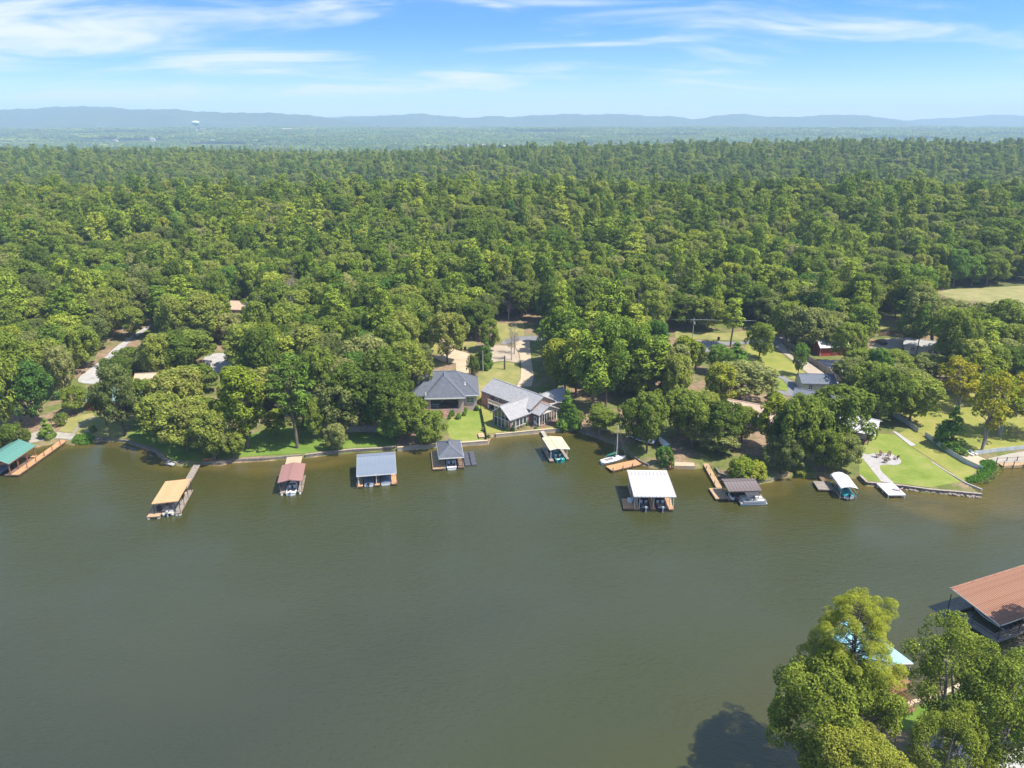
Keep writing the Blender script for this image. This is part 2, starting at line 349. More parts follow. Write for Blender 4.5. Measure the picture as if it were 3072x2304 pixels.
M['leaf_oak'] = leaf_material('leaf_oak', [(.1,(0.109,0.159,0.026)),(.3,(0.154,0.213,0.033)),(.5,(0.199,0.255,0.040)),(.68,(0.234,0.290,0.046)),(.86,(0.279,0.324,0.055)),(1,(0.301,0.305,0.073))])
M['leaf_grey'] = leaf_material('leaf_grey', [(.1,(0.151,0.185,0.051)),(.5,(0.237,0.267,0.075)),(.9,(0.320,0.331,0.105))])
M['leaf_pine'] = leaf_material('leaf_pine', [(.1,(0.111,0.181,0.026)),(.4,(0.177,0.254,0.032)),(.75,(0.264,0.331,0.040)),(1,(0.352,0.394,0.053))], .15)
M['leaf_lime'] = leaf_material('leaf_lime', [(.1,(0.163,0.218,0.024)),(.5,(0.226,0.271,0.028)),(.9,(0.294,0.310,0.036))], .3)
M['leaf_yellow'] = leaf_material('leaf_yellow', [(.1,(0.218,0.241,0.026)),(.5,(0.287,0.286,0.028)),(.9,(0.380,0.319,0.034))], .35)
M['leaf_dark'] = leaf_material('leaf_dark', [(.1,(0.097,0.188,0.036)),(.5,(0.148,0.255,0.040)),(.9,(0.218,0.318,0.050))])
M['leaf_fresh'] = leaf_material('leaf_fresh', [(.1,(0.083,0.172,0.028)),(.5,(0.117,0.221,0.036)),(.9,(0.159,0.255,0.041))], .3)
M['leaf_fore'] = leaf_material('leaf_fore', [(.1,(0.190,0.242,0.036)),(.4,(0.224,0.271,0.038)),(.7,(0.259,0.293,0.042)),(1,(0.299,0.301,0.050))], .4)
M['blossom'] = leaf_material('blossom', [(.1,(.25,.12,.15)),(.9,(.42,.25,.28))]); M['blossom_red'] = leaf_material('blossom_red', [(.1,(.30,.04,.06)),(.9,(.45,.10,.11))])
M['blossom_yellow'] = leaf_material('blossom_yellow', [(.1,(.42,.28,.02)),(.9,(.55,.36,.03))])
M['dead_leaf'] = leaf_material('dead_leaf', [(.1,(.13,.10,.08)),(.9,(.22,.17,.14))])
M['leaf_tuft'] = leaf_material('leaf_tuft', [(.1,(0.194,0.241,0.026)),(.5,(0.269,0.299,0.034)),(.9,(0.337,0.335,0.044))], .25)
M['leaf_reed'] = leaf_material('leaf_reed', [(.1,(0.130,0.270,0.035)),(.9,(0.190,0.330,0.050))], .35)
# ------------------------------------------------------------------ terrain: one sheet from the shore to the hills
def ground_material():
    m = bpy.data.materials.new('ground_soil'); m.use_nodes = True; nt = m.node_tree; b = nt.nodes['Principled BSDF']; b.inputs['Roughness'].default_value = .95; b.inputs['Specular IOR Level'].default_value = .1
    tc = nt.nodes.new('ShaderNodeTexCoord')
    def noise(s, d, st=(1,1,1)):
        mp = nt.nodes.new('ShaderNodeMapping'); mp.inputs['Scale'].default_value = st; nt.links.new(tc.outputs['Object'], mp.inputs[0])
        n = nt.nodes.new('ShaderNodeTexNoise'); n.inputs['Scale'].default_value = s; n.inputs['Detail'].default_value = d; n.inputs['Roughness'].default_value = .65; nt.links.new(mp.outputs[0], n.inputs['Vector']); return n.outputs[0]
    def ramp(x, *st):
        r = nt.nodes.new('ShaderNodeValToRGB'); el = r.color_ramp.elements
        while len(el) < len(st): el.new(.5)
        for i, (p, c) in enumerate(st): el[i].position = p; el[i].color = (*c, 1)
        nt.links.new(x, r.inputs[0]); return r.outputs[0]
    def mix(f, a, c):
        x = nt.nodes.new('ShaderNodeMix'); x.data_type = 'RGBA'; nt.links.new(f, x.inputs['Factor']); nt.links.new(a, x.inputs[6]); nt.links.new(c, x.inputs[7]); return x.outputs[2]
    def rng(x, a, c):
        r = nt.nodes.new('ShaderNodeMapRange'); r.inputs['From Min'].default_value = a; r.inputs['From Max'].default_value = c; nt.links.new(x, r.inputs[0]); return r.outputs[0]
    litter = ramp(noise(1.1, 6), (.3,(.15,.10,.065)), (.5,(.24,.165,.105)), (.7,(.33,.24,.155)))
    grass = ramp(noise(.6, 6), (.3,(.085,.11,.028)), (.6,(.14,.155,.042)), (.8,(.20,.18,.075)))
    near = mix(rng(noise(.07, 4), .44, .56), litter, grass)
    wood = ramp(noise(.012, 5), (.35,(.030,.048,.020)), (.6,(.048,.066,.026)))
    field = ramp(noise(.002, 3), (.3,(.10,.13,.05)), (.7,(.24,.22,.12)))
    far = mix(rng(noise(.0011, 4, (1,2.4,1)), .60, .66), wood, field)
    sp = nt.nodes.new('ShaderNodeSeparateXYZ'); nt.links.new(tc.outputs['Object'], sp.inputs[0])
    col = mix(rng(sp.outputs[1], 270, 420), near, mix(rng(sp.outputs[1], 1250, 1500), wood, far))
    nt.links.new(col, b.inputs['Base Color'])
    return m
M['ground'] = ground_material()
def lawn_material(name, a, b, c, stripe=0.0, rot=0.0):
    m = bpy.data.materials.new(name); m.use_nodes = True; nt = m.node_tree; p = nt.nodes['Principled BSDF']; p.inputs['Roughness'].default_value = .95; p.inputs['Specular IOR Level'].default_value = .1
    tc = nt.nodes.new('ShaderNodeTexCoord'); n = nt.nodes.new('ShaderNodeTexNoise'); n.inputs['Scale'].default_value = .16; n.inputs['Detail'].default_value = 8; n.inputs['Roughness'].default_value = .7
    nt.links.new(tc.outputs['Object'], n.inputs['Vector']); src_ = n.outputs[0]
    if stripe:
        mp = nt.nodes.new('ShaderNodeMapping'); mp.inputs['Rotation'].default_value = (0, 0, rot); nt.links.new(tc.outputs['Object'], mp.inputs[0])
        w = nt.nodes.new('ShaderNodeTexWave'); w.inputs['Scale'].default_value = .32; w.inputs['Distortion'].default_value = 1.2; w.inputs['Detail'].default_value = 2; nt.links.new(mp.outputs[0], w.inputs['Vector'])
        q = nt.nodes.new('ShaderNodeMath'); q.operation = 'MULTIPLY_ADD'; q.inputs[1].default_value = stripe; nt.links.new(w.outputs[1], q.inputs[0]); nt.links.new(src_, q.inputs[2]); src_ = q.outputs[0]
    r = nt.nodes.new('ShaderNodeValToRGB'); el = r.color_ramp.elements; el.new(.5)
    for i, (pp, cc) in enumerate(((.36, a), (.52, b), (.68, c))): el[i].position = pp; el[i].color = (*cc, 1)
    nt.links.new(src_, r.inputs[0]); nt.links.new(r.outputs[0], p.inputs['Base Color'])
    n2 = nt.nodes.new('ShaderNodeTexNoise'); n2.inputs['Scale'].default_value = 3.5; n2.inputs['Detail'].default_value = 5; nt.links.new(tc.outputs['Object'], n2.inputs['Vector'])
    bp = nt.nodes.new('ShaderNodeBump'); bp.inputs['Strength'].default_value = .6; bp.inputs['Distance'].default_value = .15; nt.links.new(n2.outputs[0], bp.inputs['Height']); nt.links.new(bp.outputs[0], p.inputs['Normal'])
    M[name] = m
lawn_material('lawn_green', (.135,.185,.030), (.18,.225,.042), (.24,.245,.070), .06, R(70))
lawn_material('lawn_lush', (.095,.165,.026), (.13,.20,.032), (.18,.215,.05))
lawn_material('lawn_dry', (.17,.185,.055), (.24,.225,.075), (.33,.27,.115))
lawn_material('lawn_olive', (.17,.20,.040), (.225,.23,.052), (.30,.26,.09), .04, R(-38))
mk('clay', (.36,.20,.12), (.46,.29,.18), .4, .95, .2)
lawn_material('field_grass', (.20,.20,.075), (.26,.24,.10), (.32,.28,.13))

ys = list(np.arange(112, 262, 1.0)); y = 262.0
while y < 9700: ys.append(y); y *= 1.0125
ys = np.array(ys); NC = 430; us = np.linspace(-1.12, 1.12, NC)
GX = ys[:, None]*us[None, :]; GY = np.repeat(ys[:, None], NC, 1)
GZ = heights(np.stack([GX.ravel(), GY.ravel()], 1))
ii = np.arange(len(ys)-1)[:, None]*NC+np.arange(NC-1)[None, :]
quads = np.stack([ii, ii+1, ii+NC+1, ii+NC], -1).reshape(-1, 4)
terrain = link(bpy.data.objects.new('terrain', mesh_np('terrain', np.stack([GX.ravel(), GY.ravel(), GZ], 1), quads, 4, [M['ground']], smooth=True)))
tag(terrain, kind='structure')
gx = np.arange(-30, 170, 1.0); gy = np.arange(-40, 112.5, 1.0)
A, B = np.meshgrid(gx, gy); Z = heights(np.stack([A.ravel(), B.ravel()], 1)); n = len(gx)
ii = np.arange(len(gy)-1)[:, None]*n+np.arange(n-1)[None, :]
quads = np.stack([ii, ii+1, ii+n+1, ii+n], -1).reshape(-1, 4)
near_bank = link(bpy.data.objects.new('near_bank', mesh_np('near_bank', np.stack([A.ravel(), B.ravel(), Z], 1), quads, 4, [M['ground']], smooth=True))); tag(near_bank, kind='structure')

# ------------------------------------------------------------------ lake: murky olive in the shallows, darker where it is deep
gx = np.concatenate([np.arange(-900, -220, 20), np.arange(-220, 220, 2.5), np.arange(220, 901, 20)]); gy = np.concatenate([np.arange(-400, 40, 20), np.arange(40, 200, 2.0), [200, 215]])
A, B = np.meshgrid(gx, gy); PP = np.stack([A.ravel(), B.ravel()], 1)
dn = np.minimum(seg_dist(PP, SH), seg_dist(PP, BK)*1.3); n = len(gx)
dn = dn*(1-.72*ss(66, 104, PP[:, 0])*ss(108, 138, PP[:, 1]))      # the right hand bay is shallow
ii = np.arange(len(gy)-1)[:, None]*n+np.arange(n-1)[None, :]
quads = np.stack([ii, ii+1, ii+n+1, ii+n], -1).reshape(-1, 4)
wme = mesh_np('lake', np.concatenate([PP, np.zeros((len(PP), 1))], 1), quads, 4)
at = wme.attributes.new('depth', 'FLOAT', 'POINT'); at.data.foreach_set('value', np.clip(dn+6*wob(PP[:, 0], PP[:, 1], 14.0, 2.0)*(dn > 4), 0, 200).astype(np.float32))
wm = bpy.data.materials.new('lake_water'); wm.use_nodes = True; nt = wm.node_tree; b = nt.nodes['Principled BSDF']
b.inputs['Roughness'].default_value = .05; b.inputs['IOR'].default_value = 1.333; b.inputs['Specular IOR Level'].default_value = 1.0
a_ = nt.nodes.new('ShaderNodeAttribute'); a_.attribute_name = 'depth'
mr = nt.nodes.new('ShaderNodeMapRange'); mr.inputs['From Max'].default_value = 95; nt.links.new(a_.outputs['Fac'], mr.inputs[0])
rp = nt.nodes.new('ShaderNodeValToRGB'); el = rp.color_ramp.elements
for _ in range(3): el.new(.5)
for i, (p, c) in enumerate(((0,(.094,.072,.015)), (.06,(.050,.048,.010)), (.28,(.042,.047,.015)), (.60,(.043,.048,.022)), (1,(.033,.038,.022)))): el[i].position = p; el[i].color = (*c, 1)
nt.links.new(mr.outputs[0], rp.inputs[0]); nt.links.new(rp.outputs[0], b.inputs['Base Color'])
tc = nt.nodes.new('ShaderNodeTexCoord')
def wav(scale, st, rot, det):
    mp = nt.nodes.new('ShaderNodeMapping'); mp.inputs['Scale'].default_value = st; mp.inputs['Rotation'].default_value = (0, 0, rot); nt.links.new(tc.outputs['Object'], mp.inputs[0])
    n = nt.nodes.new('ShaderNodeTexNoise'); n.inputs['Scale'].default_value = scale; n.inputs['Detail'].default_value = det; n.inputs['Roughness'].default_value = .55; nt.links.new(mp.outputs[0], n.inputs['Vector']); return n.outputs[0]
w1 = wav(2.1, (.45, 1.0, 1), R(24), 4); w2 = wav(.8, (.6, 1.0, 1), R(-14), 3); w3 = wav(.02, (1, 1.6, 1), R(20), 3)
s1 = nt.nodes.new('ShaderNodeMath'); s1.operation = 'MULTIPLY_ADD'; s1.inputs[1].default_value = .9; nt.links.new(w2, s1.inputs[0]); nt.links.new(w1, s1.inputs[2])
bp = nt.nodes.new('ShaderNodeBump'); bp.inputs['Distance'].default_value = .26; nt.links.new(s1.outputs[0], bp.inputs['Height'])
gs = nt.nodes.new('ShaderNodeMapRange'); gs.inputs['From Min'].default_value = .36; gs.inputs['From Max'].default_value = .64; gs.inputs['To Min'].default_value = .18; gs.inputs['To Max'].default_value = 1.0
nt.links.new(w3, gs.inputs[0]); nt.links.new(gs.outputs[0], bp.inputs['Strength']); nt.links.new(bp.outputs[0], b.inputs['Normal'])
wme.materials.append(wm); lake = link(bpy.data.objects.new('lake', wme)); tag(lake, kind='structure')

# ------------------------------------------------------------------ hills on the horizon
mk('hill_forest', (.035,.055,.024), (.055,.078,.032), .004, .95, detail=8)
def hill(name, prof, Y, depth, seed):
    pts = [(src(0, u, v)) for u, v in prof]; xs = np.array([(p[0]-1536)/FPX for p in pts])
    zs = np.array([up_at(0, Y, 0, v) for u, v in prof])
    n = 220; uu = np.linspace(xs[0], xs[-1], n); zz = np.interp(uu, xs, zs); k = np.ones(5)/5; zz[2:-2] = np.convolve(zz, k, 'valid')
    zz += 5*np.array([math.sin(i*.9+seed)*math.sin(i*.37+seed*2) for i in range(n)])
    t = np.linspace(-1, 1, 33); prof_ = np.clip(1-np.abs(t)**1.35, 0, None); rows = []
    X = uu*(Y*CT+70)/1.0
    for j, tt in enumerate(t):
        w = 1+0.35*np.sin(X/420.0+seed+tt*2.3)*(abs(tt) > .01)*(1-abs(tt))*-1
        z = -50+(zz+50)*prof_[j]*np.where(abs(tt) < .02, 1, np.clip(w, .55, 1.0))
        rows.append(np.stack([X*(1+tt*depth/Y*.3), np.full(n, Y+tt*depth), z], 1))
    V = np.concatenate(rows); ii = np.arange(len(t)-1)[:, None]*n+np.arange(n-1)[None, :]
    o = link(bpy.data.objects.new(name, mesh_np(name, V, np.stack([ii, ii+1, ii+n+1, ii+n], -1).reshape(-1, 4), 4, [M['hill_forest']], smooth=True))); return tag(o, kind='structure')
hill('hills', [(-420,244),(-200,238),(0,237),(80,235),(150,230),(240,230),(310,237),(380,235),(440,241),(540,244),(580,243),(690,250),(740,259),(820,272)], 6400, 1000, 1)
hill('hills', [(560,268),(700,258),(745,255),(830,250),(905,245),(950,249),(1010,255),(1070,250),(1100,253),(1170,248),(1240,246),(1290,248),(1330,245),(1400,251),(1440,250),(1500,258),(1540,250),(1585,245),(1640,251),(1700,253),(1800,247),(1870,250),(1930,259),(2000,270)], 7500, 1100, 3)
hill('hills', [(560,262),(690,254),(745,252),(800,250),(900,256),(1200,256),(1500,258),(1900,262),(1960,259),(2050,254),(2150,247),(2212,250),(2400,246),(2650,252)], 8700, 900, 5)

# ------------------------------------------------------------------ sheets laid on the ground
def drape(name, poly, mat, dz, step=2.0):
    bm = bmesh.new(); vs = [bm.verts.new((x, y, 0)) for x, y in poly]; bm.faces.new(vs); bmesh.ops.triangulate(bm, faces=bm.faces[:])
    P = np.array(poly)
    for ax in (0, 1):
        lo, hi = P[:, ax].min(), P[:, ax].max()
        for q in np.arange(math.ceil(lo/step)*step, hi, step):
            co = [0, 0, 0]; no = [0, 0, 0]; co[ax] = q; no[ax] = 1
            bmesh.ops.bisect_plane(bm, geom=bm.verts[:]+bm.edges[:]+bm.faces[:], plane_co=co, plane_no=no)
    bmesh.ops.recalc_face_normals(bm, faces=bm.faces); z = heights([(v.co.x, v.co.y) for v in bm.verts])
    for v, q in zip(bm.verts, z): v.co.z = max(q, .7)+dz
    if sum(f.normal.z for f in bm.faces) < 0: bmesh.ops.reverse_faces(bm, faces=bm.faces)
    me = bpy.data.meshes.new(name); bm.to_mesh(me); bm.free(); me.materials.append(M[mat])
    return tag(link(bpy.data.objects.new(name, me)), kind='structure')
def gpoly(k, pts): return [tg(k, u, v)[:2] for u, v in pts]
def smooth_poly(p, it=2):
    for _ in range(it):
        q = []
        for i in range(len(p)):
            a, b = p[i], p[(i+1) % len(p)]
            q += [(a[0]*.75+b[0]*.25, a[1]*.75+b[1]*.25), (a[0]*.25+b[0]*.75, a[1]*.25+b[1]*.75)]
        p = q
    return p
def inset_land(p, d=.35):
    q = []
    for x, y in p:
        for _ in range(14):
            P1 = np.array([(x, y)]); 
            if inside(P1, NORTH)[0] and seg_dist(P1, SH)[0] > d or y < 110: break
            y += .3
        q.append((x, y))
    return q
CLEAR = []                                  # ground polygons where no wild tree stands
SEE = []                                    # stretches of ground in plain view
def sheet(name, k, pts, mat, dz, smooth=0, see=True, clear=True):
    p = inset_land(gpoly(k, pts)); p = smooth_poly(p, smooth) if smooth else p
    if clear: CLEAR.append(np.array(p))
    if see: SEE.append(np.array(p))
    return drape(name, p, mat, dz)
sheet('lawn', 1, [(555,612),(600,540),(655,475),(880,440),(905,480),(1010,505),(1160,570),(1205,650),(1190,695),(980,692),(760,700),(745,640)], 'lawn_dry', .04)
sheet('lawn', 1, [(1205,650),(1300,560),(1500,620),(1800,700),(2212,760),(2212,905),(1940,915),(1680,925),(1590,890),(1490,795),(1260,728)], 'lawn_lush', .05, see=False)
sheet('lawn', 2, [(0,760),(300,700),(560,620),(700,560),(1000,600),(1190,660),(1400,622),(1750,622),(1868,650),(1862,770),(1450,802),(1190,828),(1000,850),(820,862),(300,898),(30,915)], 'lawn_lush', .045, see=False)
sheet('lawn', 9, [(640,722),(760,700),(905,640),(1000,1130),(985,1180),(640,1180),(450,1135),(385,930),(455,845),(560,790)], 'lawn_green', .05)
sheet('lawn', 9, [(912,640),(880,560),(950,600),(1060,690),(1150,790),(1180,905),(1350,1035),(1500,1010),(1800,985),(2090,880),(2115,990),(1600,1050),(1150,1088),(1060,1085),(1010,1060)], 'lawn_olive', .045)
sheet('lawn', 3, [(890,560),(950,470),(1130,425),(1230,440),(1300,470),(1298,590),(1250,660),(1200,720),(945,760),(900,780)], 'lawn_dry', .05, 1)
sheet('lawn', 5, [(650,860),(625,780),(740,720),(775,640),(930,640),(1000,652),(1140,762),(1400,940),(1640,1094),(1790,1218),(1300,1178),(1050,1142),(850,1122),(722,1112),(660,1045)], 'lawn_green', .05)
sheet('lawn', 5, [(1005,640),(1120,590),(1270,655),(1500,822),(1778,1000),(1765,1030),(1640,1085),(1400,925),(1160,765)], 'lawn_olive', .045)
sheet('lawn', 5, [(1195,620),(1080,480),(1300,330),(1500,265),(2700,240),(2700,750),(2212,768),(1740,828),(1640,840),(1500,800),(1275,645)], 'lawn_olive', .05, see=False)
sheet('lawn', 6, [(1070,735),(1060,590),(1110,575),(1330,610),(1460,720),(1720,920),(1610,930),(1490,900),(1300,845)], 'lawn_olive', .05)
sheet('lawn', 6, [(1180,830),(1300,868),(1440,930),(1478,1030),(1360,1000),(1200,905)], 'lawn_green', .055, 1)
sheet('meadow', 10, [(1340,255),(1500,222),(1900,205),(2800,170),(2800,480),(2200,440),(1800,350),(1500,320)], 'field_grass', .06)
sheet('meadow', 10, [(790,530),(970,540),(965,622),(785,632)], 'lawn_dry', .06)
sheet('lawn', 6, [(390,455),(560,462),(820,475),(1400,440),(1400,492),(1000,545),(560,528),(400,515)], 'lawn_dry', .05)
sheet('lawn', 3, [(410,260),(500,240),(590,300),(585,345),(430,360)], 'lawn_dry', .05, 1)
sheet('lawn', 3, [(700,260),(880,220),(900,310),(760,330),(690,320)], 'lawn_dry', .05, 1)
sheet('driveway', 3, [(1255,235),(1385,225),(1400,400),(1425,560),(1405,660),(1262,668),(1302,590),(1308,470),(1290,350),(1255,290)], 'concrete_tan', .08)
sheet('driveway', 3, [(505,205),(570,212),(640,225),(712,232),(690,315),(815,352),(818,560),(690,520),(690,440),(600,440),(455,385),(585,345),(602,290)], 'concrete_tan', .08)
sheet('driveway', 11, [(98,690),(92,650),(200,566),(300,494),(400,395),(450,362),(530,300),(640,235),(700,200),(700,225),(650,258),(560,320),(482,385),(470,440),(385,580),(270,700)], 'concrete_pale', .08, 1)
sheet('dry_meadow', 3, [(1060,70),(1330,60),(1335,185),(1130,235),(1050,160)], 'lawn_dry', .05)
sheet('clay_clearing', 3, [(1000,-230),(1450,-230),(1420,-40),(1060,-40)], 'clay', .05, 1, see=False, clear=False)
CLEAR.append(np.array(gpoly(3, [(1400,150),(1540,170),(1590,660),(1420,680)])))
sheet('bare_soil', 3, [(930,330),(1010,270),(1230,280),(1285,350),(1296,455),(1230,430),(1130,415),(960,450)], 'gravel', .045, 1, see=False)
sheet('parking_court', 11, [(1125,480),(1200,445),(1330,440),(1420,470),(1400,560),(1330,605),(1250,600),(1160,570)], 'concrete_pale', .08, 2)
sheet('road', 3, [(1120,275),(1250,242),(1400,232),(1700,240),(1960,250),(1960,200),(1700,190),(1390,178),(1260,190),(1120,230)], 'asphalt', .07, 1, see=False)
sheet('road', 6, [(380,518),(560,535),(800,556),(1110,552),(1300,520),(1420,500),(1430,560),(1340,595),(1110,575),(900,580),(770,628),(700,655),(620,650),(520,560)], 'asphalt', .075, 1)
sheet('driveway', 6, [(1075,742),(1140,752),(1320,838),(1480,905),(1560,985),(1570,1055),(1440,1075),(1350,1010),(1478,1035),(1445,925),(1300,862),(1170,826),(1090,800)], 'asphalt', .08, 1)
sheet('gravel_lane', 6, [(1335,600),(1420,560),(1480,690),(1620,725),(1800,850),(1990,965),(1940,975),(1790,925),(1640,850),(1500,720)], 'gravel', .08, 1)
sheet('paved_walk', 5, [(618,778),(700,838),(790,825),(870,819),(960,830),(1040,878),(1052,912),(1000,940),(900,930),(840,934),(852,990),(930,1060),(1003,1128),(852,1122),(840,1070),(770,980),(700,892),(610,800)], 'pavers', .08, 1)
sheet('concrete_slab', 5, [(962,612),(1000,620),(1188,745),(1140,757)], 'concrete_pale', .09)
sheet('boat_ramp', 5, [(1762,950),(1880,872),(2100,822),(2260,800),(2260,915),(2000,935),(1930,945)], 'concrete', .09)
sheet('sand_pad', 5, [(1618,855),(1740,832),(1850,880),(1770,945),(1700,905)], 'concrete_tan', .08)
sheet('beach', 1, [(225,752),(260,650),(380,605),(560,620),(745,642),(700,700),(560,703),(440,728),(330,752)], 'concrete', .06, 1)
sheet('gravel_yard', 10, [(150,940),(200,925),(580,920),(575,1000),(330,1010),(230,1010)], 'pavers', .06, 1, see=False)
sheet('lawn', 10, [(310,1012),(460,985),(580,1000),(560,1060),(410,1070)], 'lawn_lush', .07, 1, see=False)
sheet('dirt_yard', 10, [(680,770),(900,690),(1200,740),(1180,800),(900,810),(700,830)], 'gravel', .05, 1, see=False)
# the near bank at the lower right
def bank_sheet(name, k, pts, mat, dz):
    p = gpoly(k, pts); CLEAR.append(np.array(p)); return drape(name, p, mat, dz)
bank_sheet('lawn', 7, [(1112,1278),(1230,1215),(1440,1155),(1700,1025),(2085,820),(2700,560),(2700,1300),(1700,1300),(1400,1330),(1120,1380),(1020,1360)], 'lawn_lush', .05)
bank_sheet('patio', 12, [(200,1330),(470,1160),(620,1230),(420,1400),(250,1500),(180,1480)], 'concrete', .09)
bank_sheet('driveway', 12, [(820,1280),(1000,1220),(1800,1500),(1800,2100),(700,2100),(640,1500)], 'concrete_pale', .09)
# ground taken by buildings, and points of roofs in plain view
FOOT = [(-29,-7,180,202), (-12,20,168,200), (92,110,216,232)]
SEEPT = []
def see(k, pts, z): 
    for u, v in pts: SEEPT.append((*gp(k, u, v, z), z))
see(9, [(u, v) for u in range(120, 860, 60) for v in range(120, 760, 60)], 4); see(9, [(u, v) for u in range(960, 2050, 70) for v in range(320, 1000, 60)], 4)
see(1, [(800,230),(900,230),(940,300),(880,330),(870,390)], 4); see(10, [(250,790),(330,800),(420,800),(240,860),(330,860),(400,840),(1180,810),(1250,830),(1310,850),(820,750)], 6)
see(6, [(1650,960),(1750,950),(1830,970),(1450,1050)], 5); see(11, [(680,680),(1400,60),(1390,110),(620,150)], 6)
# ------------------------------------------------------------------ trees: leaf-sized faces gathered in clumps over limbs
def rdir(n, rng):
    v = rng.normal(size=(n, 3)); return v/np.linalg.norm(v, axis=1, keepdims=True)
def leaves(Cn, Nn, s, asp, rng):
    n = len(Cn); Nn = Nn/np.linalg.norm(Nn, axis=1, keepdims=True); t = np.cross(Nn, rdir(n, rng)); t /= np.linalg.norm(t, axis=1, keepdims=True)+1e-9; b = np.cross(Nn, t)
    s = s[:, None]; dr = -Nn*s*.28
    V = np.stack([Cn+t*s+dr, Cn+b*s*asp, Cn-t*s+dr, Cn-b*s*asp], 1).reshape(-1, 3)
    return V
def clumps(cs, rs, per, size, asp, rng, axis_z, flat=1.0, jit=.75, up=.35):
    out = []
    for c, r in zip(cs, rs):
        n = max(6, int(per*(r**1.6))); d = rdir(int(n*1.7), rng)
        rad = np.array([c[0], c[1], (c[2]-axis_z)*.8]); rad = rad/(np.linalg.norm(rad)+1e-6)
        keep = (d@rad*.75+d[:, 2]*.45) > -.38; d = d[keep][:n]; n = len(d)
        p = c+d*r*(.84+.24*rng.random((n, 1)))*np.array([1, 1, flat]); nn = d+jit*rdir(n, rng)*.55+np.array([0, 0, up+.2])
        out.append(leaves(p, nn, size*(.65+.7*rng.random(n)), asp, rng))
    return np.concatenate(out)
def crown_mesh(name, V, mat):
    n = len(V)//4; return mesh_np(name, V, np.arange(n*4), 4, [mat])
def limb(mb, a, b, r0, r1, rng, n=5, seg=3, sag=.12):
    a = np.array(a, float); b = np.array(b, float); L = np.linalg.norm(b-a); pr = a; rr = r0
    for i in range(1, seg+1):
        t = i/seg; q = a+(b-a)*t+(rng.normal(size=3)*L*sag*.4 if i < seg else 0); q[2] += L*.08*math.sin(t*3.14)
        r = r0+(r1-r0)*t; mb.rod(pr, q, rr, r, n, cap=False); pr = q; rr = r
def oak_proto(seed, H=15, Rr=5.2, K=120, per=54, size=.31, base=.20, lobe=(.75, 1.5), squash=1.0, detail=5, jit=.75):
    rng = np.random.default_rng(seed); zc = H*(base+1)/2*1.02; Rz = H*(1-base)/2*squash
    ph = rng.random(6)*6.28; cs = []; rs = []
    for i in range(K):
        d = rdir(1, rng)[0]; d[2] = d[2]*.85+.22; d /= np.linalg.norm(d); az = math.atan2(d[1], d[0])
        m = 1+.20*math.sin(2*az+ph[0])+.14*math.sin(3*az+ph[1]+d[2]*2)+.10*math.sin(5*az+ph[2]); f = (.50+.50*rng.random()**.55)*m
        c = np.array([d[0]*Rr*f, d[1]*Rr*f, zc+d[2]*Rz*(.6+.4*f)]); r = lobe[0]+(lobe[1]-lobe[0])*rng.random()
        c[2] = min(c[2], H-r*.6); cs.append(c); rs.append(r)
    V = clumps(cs, rs, per, size, .62, rng, zc-Rz*.4, 1.0, jit)
    mb = MB(); top = np.array([rng.normal()*.3, rng.normal()*.3, H*base*1.15]); limb(mb, (0, 0, -.6), top, .34, .24, rng, 8, 3, .03)
    order = sorted(range(K), key=lambda i: -np.linalg.norm(cs[i][:2]))[:14]
    for i in order: limb(mb, top-(0, 0, rng.random()*1.5), cs[i], .13, .04, rng, detail)
    limb(mb, top, (0, 0, H*.85), .22, .06, rng, 6)
    return V, mb
def pine_proto(seed, H=22, Rr=3.6, K=62, per=40, size=.42, base=.42, lobe=(.75, 1.35), asp=.30, dome=False):
    rng = np.random.default_rng(seed); cs = []; rs = []; ph = rng.random(4)*6.28; mb = MB()
    limb(mb, (0, 0, -.6), (rng.normal()*.4, rng.normal()*.4, H*.97), .30, .05, rng, 8, 6, .01)
    for i in range(K):
        t = (i+rng.random())/K; z = H*(base+(1-base)*t*.985); env = (math.sin(min(1, t*1.15+.12)*2.45)**.8)*(1-.35*t)
        env = math.sqrt(max(.02, 1-((t-.36)/.66)**2)) if dome else env; az = i*2.399+rng.normal()*.4; f = (.45+.55*rng.random())*(1+.3*math.sin(az*2+ph[0]+t*5)); rad = max(.25, Rr*env*f)
        c = np.array([math.cos(az)*rad, math.sin(az)*rad, z+rng.normal()*.25]); r = (lobe[0]+(lobe[1]-lobe[0])*rng.random())*(.7+.3*env); cs.append(c); rs.append(r)
        if i % 2 == 0: limb(mb, (0, 0, z-.5), c, .07, .025, rng, 4, 2)
    return clumps(cs, rs, per, size, asp, rng, H*.5, .75, 1.1, .5), mb
def cone_proto(seed, H=9, Rr=2.3, K=60, per=60, size=.26):
    rng = np.random.default_rng(seed); cs = []; rs = []; mb = MB(); limb(mb, (0, 0, -.4), (0, 0, H*.9), .16, .03, rng, 6, 3, .01)
    for i in range(K):
        t = rng.random()**1.25; rad = Rr*(1-t)**.8*(.55+.5*rng.random())*min(1, .55+t*4); az = rng.random()*6.28
        cs.append(np.array([math.cos(az)*rad, math.sin(az)*rad, H*(.06+.9*t)])); rs.append(.35+.55*(1-t))
    return clumps(cs, rs, per*1.6, size, .5, rng, H*.2, 1.1), mb
